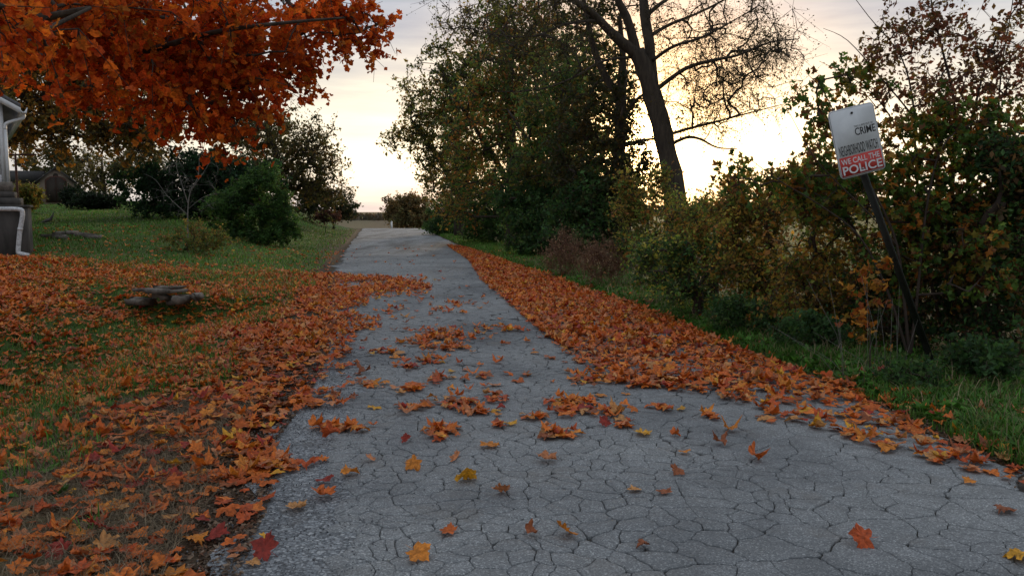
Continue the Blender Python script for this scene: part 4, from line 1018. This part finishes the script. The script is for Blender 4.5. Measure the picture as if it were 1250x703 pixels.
# climbing vine shrub with larger lobed green leaves around the sign
vy = 8.1; vb = P(1110, 445, vy); vb[2] = float(H(vb[0], vy)) - .05
def Vv(L, Y=vy): return [P(a, b_, Y) for a, b_ in L]
vine = [([vb] + Vv([(1105, 380), (1095, 300), (1070, 240), (1040, 190), (1010, 120), (985, 90)]), [.018, .016, .013, .010, .008, .005, .002]),
        ([vb] + Vv([(1120, 360), (1130, 260), (1150, 180), (1190, 150), (1240, 140)]), [.018, .015, .012, .009, .006, .003]),
        ([vb] + Vv([(1085, 360), (1050, 290), (1000, 250), (950, 220), (910, 190)]), [.016, .012, .009, .007, .005, .002]),
        (Vv([(1095, 300), (1060, 260), (1000, 200), (970, 150), (955, 120)]), [.010, .007, .005, .003, .002])]
VP = [(.08, .15, .026), (.11, .18, .032), (.055, .11, .022), (.19, .16, .03), (.29, .16, .028), (.36, .13, .022), (.15, .07, .028)]
plant('wild_grape_vine', 'climbing vine with lobed green and yellow leaves around the sign', 'vine', vine,
      [ell(1150, 170, 8.4, 80, 60, .35, 1.2), ell(1110, 230, 8.3, 80, 50, .35), ell(1220, 200, 8.2, 60, 80, .4, 1.1), ell(1020, 170, 8.6, 40, 50, .25, .7), ell(985, 130, 8.4, 30, 36, .25, .35), ell(960, 215, 8.5, 48, 24, .3, .5), ell(1000, 235, 8.6, 60, 28, .3, .8),
       ell(905, 215, 8.8, 34, 30, .3, .25), ell(1060, 90, 8.5, 44, 22, .3, .5), ell(1100, 310, 8.3, 60, 60, .3, .6), ell(1200, 320, 7.9, 60, 60, .4, .6)],
      560, 3, 5, .20, .037, VP, [.2, .16, .2, .14, .1, .06, .14], bark=M_BARKD, rtip=.0022, twig_r=.0012, droop=.2, templates=LEAF_LO, big=300, bigtempl=LEAF_LO, tint_clump=.2, leafvar=.3)
# yellow orange maple seedling leaves at the post foot
yb_ = P(1062, 455, 7.3); yb_[2] = float(H(yb_[0], 7.3)) - .02
plant('maple_seedling', 'low maple seedling with orange yellow leaves left of the post foot', 'plant',
      [([yb_, P(1062, 400, 7.3), P(1058, 350, 7.3), P(1062, 320, 7.3)], [.008, .006, .004, .002])],
      [ell(1060, 355, 7.3, 26, 36, .15), ell(1050, 400, 7.3, 30, 20, .15, .6), ell(1075, 330, 7.3, 18, 14, .1, .6)], 26, 3, 2, .10, .036,
      [(.36, .14, .02), (.40, .19, .03), (.30, .08, .02), (.22, .15, .03)], bark=M_BARKD, rtip=.0012, twig_r=.0008, templates=LEAF_MD, tint_clump=.1)
# one leaf sized cluster of saplings sprouting at upper middle right (vine tips against the sky)
# -- bare sapling on the lawn
sy = hit(230, 306)[1]; sb = P(230, 300, sy); sb[2] = float(H(sb[0], sy)) - .03
def Q(L): return [P(a, b_, sy) for a, b_ in L]
plant('bare_sapling', 'small leafless grey sapling on the lawn in front of the dark shrub', 'sapling',
      [([sb] + Q([(229, 265), (232, 235), (242, 215), (243, 185)]), [.022, .018, .014, .009, .003]), (Q([(230, 250), (222, 225), (215, 200), (222, 180)]), [.014, .010, .006, .002]),
       (Q([(229, 262), (205, 240), (190, 220), (175, 212)]), [.012, .008, .005, .002]), (Q([(232, 235), (252, 205), (262, 185)]), [.01, .006, .002]), (Q([(230, 255), (250, 240), (275, 235)]), [.01, .006, .002])],
      [ell(230, 225, sy, 52, 36, .5)], 55, 5, 0, .28, .04, GREEN, bark=M_BARKG, rtip=.0022, twig_r=.0016)
wy = hit(228, 309)[1]; b = ground_at(228, wy)
plant('lawn_weeds', 'clump of low green and brown weeds round the bare sapling', 'weeds', [([b, b + (0, 0, .15), b + (0, 0, .4)], [.01, .008, .003])],
      [ell(228, 297, wy, 42, 13, .4), ell(262, 292, wy + .6, 32, 14, .4), ell(235, 280, wy, 22, 14, .3, .5)], 150, 6, 6, .16, .045, MIX[:4] + BROWN[:1], rtip=.003, twig_r=.0022)
# -- dry reddish weeds at verge
for k_, (px, Y, lab) in enumerate([(690, 18.0, 'left clump of dry reddish seed weeds at the hedgerow foot'), (735, 15.5, 'right clump of dry reddish seed weeds beside the leaf drift')]):
    b = ground_at(px, Y)
    plant('dry_weeds', lab, 'weeds', [([b, b + (0, 0, .2), b + (0, 0, .6)], [.01, .008, .003])], [ell(px, 310 if k_ == 0 else 318, Y, 30, 24, .5)], 90, 8, 5, .22, .03,
          [(.20, .125, .075), (.15, .085, .05), (.25, .18, .115)], bark=M_DRY, group='dry weeds along the hedgerow', rtip=.003, twig_r=.0025, flat=1.6)
# low ferny plants under the bushes
for px, py, Y, lab in [(985, 405, 8.6, 'leafy dark green undergrowth clump left of the post foot'), (1200, 440, 6.9, 'leafy green clump right of the post foot'), (905, 385, 9.8, 'dark green undergrowth clump at the verge below the wide bush'), (1120, 470, 6.7, 'low leafy weeds in the grass by the post foot')]:
    b = ground_at(px, Y)
    plant('undergrowth_plant', lab, 'plant', [([b, b + (0, 0, .12), b + (0, 0, .3)], [.008, .006, .002])], [ell(px, py, Y, 48, 24, .4)], 80, 5, 6, .14, .045, GREEN + [(.04, .09, .03)], bark=M_BARKD, rtip=.002, twig_r=.0014, group='undergrowth along the right verge')
# long dry stalks
sb_ = P(1050, 470, 6.8)
mbs = empty('dry_stalks', (sb_[0], 6.8, float(H(sb_[0], 6.8))), 'long pale dry grass stalks leaning before the sign post', 'dry grass')
for k_ in range(16):
    x0 = random.uniform(-.25, .35); L = random.uniform(.5, 1.0); dx = random.uniform(-.75, .2)
    MB().tube([(x0, 0, 0), (x0 + dx * .35, -.02, L * .5), (x0 + dx, -.05, L)], [.0022, .0018, .0008], 3).build('stalk', M_BARKG, mbs)

# ------------------------------------------------------------------ far background
def treeline(name, label, x0, x1, yy_, h, n, tint):
    xs = rng.uniform(x0, x1, n); ys2 = yy_ + rng.normal(0, 6, n); hh = h * (.65 + .35 * (wave(xs * .04, xs * .07) * .5 + .5)) * (1 + .25 * wave(xs * .3, xs * .2))
    zz = H(xs, ys2) + rng.uniform(0, 1, n) ** .8 * hh
    V, F, C = scatter(quad_leaf, np.stack([xs, ys2, zz], 1), rot_from(rng.normal(0, 1, (n, 3)), rng.uniform(0, 6, n)), rng.uniform(.8, 1.9, n), gt(n, pal=np.array(tint)))
    tag(new_obj(name, mesh_np(name, V, F, M_FOL, C)), label, 'woods', kind='stuff')
treeline('distant_woods', 'low distant line of woods on the right horizon', 20, 420, 330, 5.0, 16000, [(.05, .06, .03), (.08, .07, .03), (.04, .05, .03)])
treeline('distant_scrub', 'thin distant scrub on the skyline beyond the crest', -75, 10, 235, 2.2, 3000, [(.06, .055, .035), (.08, .06, .04)])
b = P(478, 271, 74); pz_ = float(H(b[0], 74))
pt = empty('marker_post', (b[0], 74, pz_), 'small white post standing on the road crest', 'post')
MB().box((-.07, -.05, 0), (.07, .05, .62)).build('post_shaft', M_TRIM, pt); MB().prism([(-.09, .622), (.09, .622), (0, .72)], -.06, .06).build('cap', M_TRIM, pt)

# ------------------------------------------------------------------ stones
def stone(sx, sy_, sz, seed, slab=False):
    r = np.random.default_rng(seed); n = 7; prof = [(.92, -.5), (1.0, .1), (.88, .5)] if not slab else [(.94, -.5), (1.0, .5)]
    ang = np.sort(r.uniform(0, 2 * np.pi, n) * .35 + np.arange(n) * 2 * np.pi / n * .65 + .2); rad = r.uniform(.66, 1.14, n)
    V = []
    for s, zz in prof:
        for a_, q in zip(ang, rad): V.append((math.cos(a_) * q * s * sx / 2 + r.normal(0, .04) * sx, math.sin(a_) * q * s * sy_ / 2 + r.normal(0, .04) * sy_, zz * sz + r.normal(0, .10) * sz))
    m = len(prof)
    F = [(i * n + j, i * n + (j + 1) % n, (i + 1) * n + (j + 1) % n, (i + 1) * n + j) for i in range(m - 1) for j in range(n)] + [tuple(range(n - 1, -1, -1)), tuple((m - 1) * n + j for j in range(n))]
    return np.array(V), F
def stones(root, items, mat=M_STONE):
    for k_, (x0, y0, z0, sx, sy_, sz, rz, ry_2, slab) in enumerate(items):
        V, F = stone(sx, sy_, sz, 100 + k_ * 7 + int(sx * 100), slab)
        o = MB().add(V, F).build('stone', mat, root, (x0, y0, z0)); o.rotation_euler = (0, ry_2, rz)
cy0 = 13.4; cc = P(205, 366, cy0); cz = cc[2]
culv = empty('stone_culvert', (cc[0], cy0, cz - .06), 'stacked flat limestone slabs over a ditch culvert in the leaf carpet', 'stone culvert')
u_ = cy0 / FPX
stones(culv, [(-30 * u_, .0, .04, .55, .35, .13, .1, .12, False), (-2 * u_, .05, .12, .26, .3, .10, .3, 0, False), (12 * u_, .0, .05, .30, .3, .12, -.2, 0, False), (22 * u_, -.05, .09, .42, .36, .17, .1, -.1, False), (38 * u_, .05, .13, .38, .4, .13, .2, -.1, False),
              (-13 * u_, .02, .245, .72, .46, .075, .1, .04, True), (15 * u_, .05, .25, .66, .42, .065, -.1, -.05, True), (2 * u_, .12, .305, .60, .36, .05, .2, .02, True), (-14 * u_, .1, .16, .22, .3, .10, .4, 0, False), (3 * u_, .1, .02, .2, .3, .11, .4, 0, False)])
ls = hit(82, 292); lz = float(H(*ls))
rk = empty('stone_slabs', (ls[0], ls[1], lz), 'worn flat stone slabs sunk in bare ground beside the house foundation', 'stones')
culv.scale = (.98, .95, .86)
stones(rk, [(-.35, .1, .05, .9, .6, .16, .2, .0, True), (.35, .5, .10, .9, .6, .14, -.1, .02, True), (.15, -.25, .03, .8, .5, .12, .1, .0, True), (-.5, .8, .12, .7, .5, .14, .5, .0, True), (.75, .1, .05, .5, .4, .12, .2, .0, True), (-.1, .55, .18, .5, .35, .1, .8, .0, True)])
q = hit(255, 301); V, F = stone(.26, .2, .12, 5)
o = MB().add(V, F).build('pale_rock', M_STONE2, None, (q[0], q[1], float(H(q[0], q[1])) + .05)); tag(o, 'small pale rock lying in the grass right of the bare sapling', 'rock')

# ------------------------------------------------------------------ house
hx = P(8, 225, 20.0)[0]; hz = float(H(hx, 20)); found_top = P(0, 226, 20)[2]; eave_z = P(11, 122, 20)[2]
house = empty('house', (hx, 20.0, hz), 'white shingle sided house with downspout at the left frame edge', 'house', None, R(34))
W = 7.0; D_ = 9.0; ft = found_top - hz; ez = eave_z - hz; slope = math.tan(R(30)); ridge = ez + slope * W / 2
m = MB(); m.prism([(-W, ft), (0, ft), (0, ez), (-W / 2, ridge), (-W, ez)], .0, D_); m.build('wall', M_SIDING, house)
MB().box((-W + .03, .03, -.4), (-.03, D_ - .03, ft - .003)).build('foundation', M_CONC, house)
cnt = 0; rowh = .24; r_i = 0; z0 = ft
shmesh = {}
while z0 < ridge - .1:
    xr_lim = -.09 if z0 < ez else -(z0 + rowh - ez) / slope - .05
    xs = 0 - (r_i % 2) * .3
    while xs > -W + .1:
        xa, xb = max(xs - .6, -W), min(xs, xr_lim)
        if z0 > ez: xa = max(xa, -W + (z0 + rowh - ez) / slope)
        if xb - xa > .12:
            key = round(xb - xa, 2)
            if key not in shmesh:
                w_ = xb - xa - .006
                mm = MB(); mm.add([(-w_, -.022, 0), (0, -.022, 0), (0, -.006, rowh + .01), (-w_, -.006, rowh + .01), (-w_, 0, 0), (0, 0, 0), (0, .0, rowh + .01), (-w_, .0, rowh + .01)],
                                  [(0, 1, 2, 3), (5, 4, 7, 6), (1, 5, 6, 2), (4, 0, 3, 7), (4, 5, 1, 0), (3, 2, 6, 7)])
                shmesh[key] = mesh_np('shingle', np.concatenate(mm.v), [np.array(a_) for a_ in mm.f.values()], M_SIDING)
            if cnt < 300: new_obj('shingle', shmesh[key], house, (xb, -.002, z0)); cnt += 1
        xs -= .6
    z0 += rowh; r_i += 1
MB().box((-.085, -.03, ft), (.012, .07, ez - .02)).build('corner_trim', M_TRIM, house)
oh = .38      # eave overhang
for s in (1, -1):
    def rp(d, off): # point along the rake, d outward from the ridge
        return (-W / 2 + s * d, ridge - slope * d + off)
    d1 = W / 2 + oh
    m = MB(); m.prism([rp(0, .02), rp(d1, .02), rp(d1, .12), rp(0, .12)][::s], -.30, D_ + .3); m.build('roof', M_ROOFH, house)
    m = MB(); m.prism([rp(0, -.13), rp(d1, -.13), rp(d1, .017), rp(0, .017)][::s], -.325, -.285); m.build('rake_board', M_TRIM, house)
gx0 = oh; gz = ez - slope * oh
MB().prism([(gx0 - .02, gz - .02), (gx0 + .02, gz - .10), (gx0 + .12, gz - .10), (gx0 + .14, gz + .03), (gx0 + .125, gz + .03), (gx0 + .10, gz - .075), (gx0 + .03, gz - .075), (gx0 - .005, gz - .02)], -.32, D_).build('gutter', M_TRIM, house)
MB().tube(smooth_path([(gx0 + .06, -.1, gz - .09), (gx0 + .05, -.1, gz - .2), (gx0 - .12, -.1, gz - .27), (.06, -.09, gz - .36), (.04, -.08, gz - .5)], 3), .04, 8).build('downspout_elbow', M_TRIM, house, smooth=True)
MB().tube([(.04, -.08, gz - .48), (.04, -.08, ft + .05)], .038, 8).build('downspout', M_TRIM, house, smooth=True)
# porch block, steps, drain pipe
py_ = 18.3; pxr = P(31, 255, py_)[0]; ptop = P(37, 253, py_)[2]; pz0 = float(H(pxr, py_))
porch = empty('porch_foundation', (pxr, py_, pz0), 'dark stained concrete foundation wall below the porch steps', 'foundation', None, R(26))
MB().box((-5, 0, -.4), (0, 1.35, ptop - pz0)).build('concrete_wall', M_CONC, porch)
MB().box((-5, -.03, ptop - pz0), (.04, 1.4, ptop - pz0 + .05)).build('coping', M_CONC, porch)
stx = P(28, 240, 18.6)[0] - pxr; t0 = ptop - pz0 + .052
MB().box((-2.2, .2, t0), (stx + .08, 1.25, t0 + .16)).build('step', M_CONC, porch); MB().box((-2.4, .35, t0 + .162), (stx - .04, 1.25, t0 + .30)).build('step', M_CONC, porch)
V, F = stone(.62, .5, .22, 9, False); MB().add(V, F).build('block', M_STONE, porch, (stx - .25, .6, t0 + .41))
dp = empty('drain_pipe', (pxr, py_ - .06, pz0), 'chipped white drain pipe bent down over the dark foundation wall', 'pipe', None, R(26))
tpz = ptop - pz0
MB().tube(smooth_path([(-2.5, -.03, tpz - .02), (-.6, -.03, tpz - .04), (-.10, -.03, tpz - .05), (-.03, -.03, tpz - .12), (-.05, -.04, tpz - .3), (-.10, -.05, tpz - .55), (-.15, -.06, .17), (-.12, -.09, .10), (.06, -.16, .05)], 4), .05, 9).build('pipe', M_PIPE, dp, smooth=True)
MB().tube([(-.085, -.045, tpz - .47), (-.095, -.048, tpz - .52)], .058, 9).build('coupling', M_PIPE, dp, smooth=True)

# ------------------------------------------------------------------ shed, clothes line pole, ornament
sy_ = 55.0; sxl = P(46, 247, sy_)[0]; sxr = P(87, 247, sy_)[0]; sz_ = P(66, 247.5, sy_)[2]; wz = P(66, 222, sy_)[2] - sz_; rz_top = P(63, 205, sy_)[2] - sz_
w_ = sxr - sxl
shed = empty('garden_shed', (sxl, sy_, sz_), 'small tan gabled garden shed with dark arched double door', 'shed', None, R(30))
MB().prism([(0, -.6), (w_, -.6), (w_, wz), (w_ / 2, rz_top), (0, wz)], 0, 3.6).build('wall', M_SHEDW, shed)
dw = w_ * .29
arch = [(w_ / 2 - dw, .02), (w_ / 2 + dw, .02), (w_ / 2 + dw, 1.45)] + [(w_ / 2 + dw * math.cos(a_), 1.45 + .38 * math.sin(a_)) for a_ in np.linspace(.3, math.pi - .3, 7)] + [(w_ / 2 - dw, 1.45)]
MB().prism(arch, -.05, -.003).build('door_frame', M_RUST, shed)
for s in (-1, 1):
    pts = [(w_ / 2 + s * .02, .06), (w_ / 2 + s * (dw - .08), .06), (w_ / 2 + s * (dw - .08), 1.44), (w_ / 2 + s * dw * .5, 1.70), (w_ / 2 + s * .02, 1.76)]
    d_ = MB().prism(pts[::s], -.09, -.052).build('door', M_DARKW, shed)
    MB().box((w_ / 2 + s * .08 - .015, -.12, .85), (w_ / 2 + s * .08 + .015, -.092, .99)).build('handle', M_RUST, d_)
for s, ov in ((1, .15), (-1, .15)):
    sl_ = (rz_top - wz) / (w_ / 2); d1 = w_ / 2 + ov
    pts = [(w_ / 2, rz_top + .01), (w_ / 2 + s * d1, rz_top - sl_ * d1 + .01), (w_ / 2 + s * d1, rz_top - sl_ * d1 + .1), (w_ / 2, rz_top + .1)]
    MB().prism(pts[::s], -.18, 3.7).build('roof', M_SHEDR, shed)
MB().tube([(w_ / 2, -.03, wz + .45), (w_ / 2, -.002, wz + .45)], .15, 12).build('vent', M_DARKW, shed)
MB().prism([(-2.2, -.6), (-.01, -.6), (-.01, wz), (-2.2, wz)], .6, 3.2).build('side_wall', M_SHEDW, shed)
MB().prism([(-2.4, wz), (.02, wz), (.5, rz_top - .2), (-1.9, rz_top - .2)], .4, 3.3).build('side_roof', M_SHEDR, shed)
cp_ = P(22, 246, 32); cpz = float(H(cp_[0], 32)); hgt = P(22, 189, 32)[2] - cpz
pole = empty('clothes_line_pole', (cp_[0], 32, cpz), 'rusty T shaped clothes line pole between house and shed', 'pole')
MB().tube([(0, 0, -.2), (0, 0, hgt)], .045, 8).build('post', M_RUST, pole); MB().tube([(-.75, 0, hgt), (.82, 0, hgt)], .035, 8).build('crossbar', M_RUST, pole)
ob = P(58, 250, 31); oz = float(H(ob[0], 31))
orn = empty('lawn_ornament', (ob[0], 31, oz), 'small grey blue lawn ornament on the grass in front of the shed', 'ornament')
MB().tube([(-.30, 0, .05), (-.1, 0, .10), (.08, 0, .16), (.16, 0, .30), (.22, 0, .42)], [.02, .06, .07, .035, .015], 7).build('body', M_CONC, orn, smooth=True)
MB().box((-.22, -.12, 0), (.1, .12, .03)).build('base', M_CONC, orn)
for px, Y, e, lab, pal in [(33, 40, [ell(33, 240, 40, 11, 11, .7)], 'small olive bush between the house and the shed', OLIVE), (115, 46, [ell(118, 245, 46, 36, 10, 1.2), ell(90, 240, 47, 14, 10, .8)], 'low dark hedge on the lawn right of the shed', [(.008, .018, .008), (.012, .024, .010)])]:
    hedge(px, Y, lab, e, 110, .4, .13, pal, name='yard_bush', cat='bush', th=.8, rtip=.008, twig_r=.006)
hedge(130, 62, 'far tangled trees behind the lawn right of the shed', [ell(120, 215, 62, 50, 24, 2), ell(175, 205, 62, 45, 30, 2), ell(70, 200, 64, 50, 24, 2)], 150, 1.0, .2, [(.09, .08, .03), (.12, .10, .03), (.06, .07, .025)], name='background_tree', th=3.5, rtip=.02, twig_r=.012)

# ------------------------------------------------------------------ sign on a leaning post
sc0 = Vector(P(1046, 172, 7.25)); foot = Vector(P(1156, 446, 7.75)); foot.z = float(H(foot.x, foot.y)) - .25
sign = empty('neighborhood_watch_sign', (foot.x, foot.y, foot.z + .25), 'leaning white and red neighborhood watch sign on a dark steel post', 'sign')
org = Vector(sign.location)
axis_up = (sc0 - foot).normalized()
roll = Matrix.Rotation(R(-14.0), 4, 'Y'); yaw = Matrix.Rotation(R(11), 4, 'Z')
Mp = Matrix.Translation(sc0 - org) @ roll @ yaw
hw, hh = .2286, .3048
def rrect(hw, hh, r, n=5):
    out = []
    for cx_, cz_, a0 in ((hw - r, hh - r, 0), (-hw + r, hh - r, 90), (-hw + r, -hh + r, 180), (hw - r, -hh + r, 270)):
        for k_ in range(n + 1): a_ = R(a0 + 90 * k_ / n); out.append((cx_ + r * math.cos(a_), cz_ + r * math.sin(a_)))
    return out[::-1]
def plate(name, pts, y0, y1, mat, par):
    return MB().prism(pts, y0, y1).build(name, mat, par)
pl = plate('plate', rrect(hw, hh, .04), -.0012, .0012, M_METAL, sign); pl.matrix_local = Mp
plate('border', rrect(hw - .001, hh - .001, .039), -.0022, -.0015, M_SIGNW, pl)
plate('border', rrect(hw - .008, hh - .008, .034), -.0030, -.0024, M_SIGNK, pl)
plate('face', rrect(hw - .0105, hh - .0105, .032), -.0038, -.0032, M_SIGNW, pl)
red = [(-hw + .018, -hh + .018), (-hw + .018, -.118), (hw - .018, -.118), (hw - .018, -hh + .018)]
plate('red_panel', red, -.0046, -.0040, M_SIGNR, pl)
def text(s, x0, x1, z0, z1, mat, bold=.0, y=-.0052):
    cu = bpy.data.curves.new('lettering', 'FONT'); cu.body = s; cu.offset = bold; cu.extrude = 0; cu.resolution_u = 3
    tmp = bpy.data.objects.new('tmp', cu); col.objects.link(tmp); bpy.context.view_layer.update()
    me = bpy.data.meshes.new_from_object(tmp.evaluated_get(bpy.context.evaluated_depsgraph_get())); bpy.data.objects.remove(tmp)
    v = np.empty(len(me.vertices) * 3); me.vertices.foreach_get('co', v); v = v.reshape(-1, 3); lo, hi = v.min(0), v.max(0)
    X_ = x0 + (v[:, 0] - lo[0]) / (hi[0] - lo[0]) * (x1 - x0); Z_ = z0 + (v[:, 1] - lo[1]) / (hi[1] - lo[1]) * (z1 - z0)
    me.vertices.foreach_set('co', np.stack([X_, np.full(len(X_), y), Z_], 1).ravel()); me.materials.clear(); me.materials.append(mat); me.update()
    o = new_obj('lettering', me, pl); o['label'] = f'printed words {s.lower()}'; return o
text('TAKE A BITE OUT OF', -.005, .185, .118, .135, M_SIGNK, .0)
text('CRIME', -.005, .20, .045, .112, M_SIGNK, .012)
text('NEIGHBORHOOD WATCH', -.193, .193, -.108, -.018, M_SIGNK, .006)
text('WE CALL THE', -.195, .19, -.185, -.135, M_SIGNW, .012)
text('POLICE', -.195, .20, -.275, -.198, M_SIGNW, .016)
MB().tube([(0, -.012, .25), (0, -.004, .25)], .011, 8).build('bolt', M_SIGNK, pl); MB().tube([(0, -.012, -.25), (0, -.0055, -.25)], .009, 8).build('bolt', M_METAL, pl)
# U channel post; solid black discs stand in for the dark of punched holes
L = (sc0 - foot).length + .04
uc = MB()
outl = [(a_ * 1.1, b_ * 1.0) for a_, b_ in [(-.038, .0), (-.026, 0), (-.016, .026), (.016, .026), (.026, 0), (.038, 0), (.038, .004), (.029, .004), (.019, .031), (-.019, .031), (-.029, .004), (-.038, .004)]]
V = [(a_, b_, 0) for a_, b_ in outl] + [(a_, b_, L) for a_, b_ in outl]; n_ = len(outl)
uc.add(V, [tuple(range(n_ - 1, -1, -1)), tuple(range(n_, 2 * n_))] + [(i, (i + 1) % n_, (i + 1) % n_ + n_, i + n_) for i in range(n_)])
post = uc.build('post', M_POST, sign)
rotq = axis_up.to_track_quat('Z', 'Y'); post.matrix_local = Matrix.Translation(foot - org + Vector((-.02, .075, 0))) @ rotq.to_matrix().to_4x4()
ypost = post.matrix_local.to_3x3() @ Vector((0, -1, 0))
if ypost.y > 0: post.matrix_local = post.matrix_local @ Matrix.Rotation(math.pi, 4, 'Z')
hm = mesh_np('hole_disc', *(lambda m_: (np.concatenate(m_.v), [np.array(a_) for a_ in m_.f.values()]))(MB().tube([(0, .0245, 0), (0, .0265, 0)], .0055, 6)), M_SIGNK)
k_ = 0
while .3 + k_ * .05 < L - .05: new_obj('hole_disc', hm, post, (0, .0005, .3 + k_ * .05)); k_ += 1
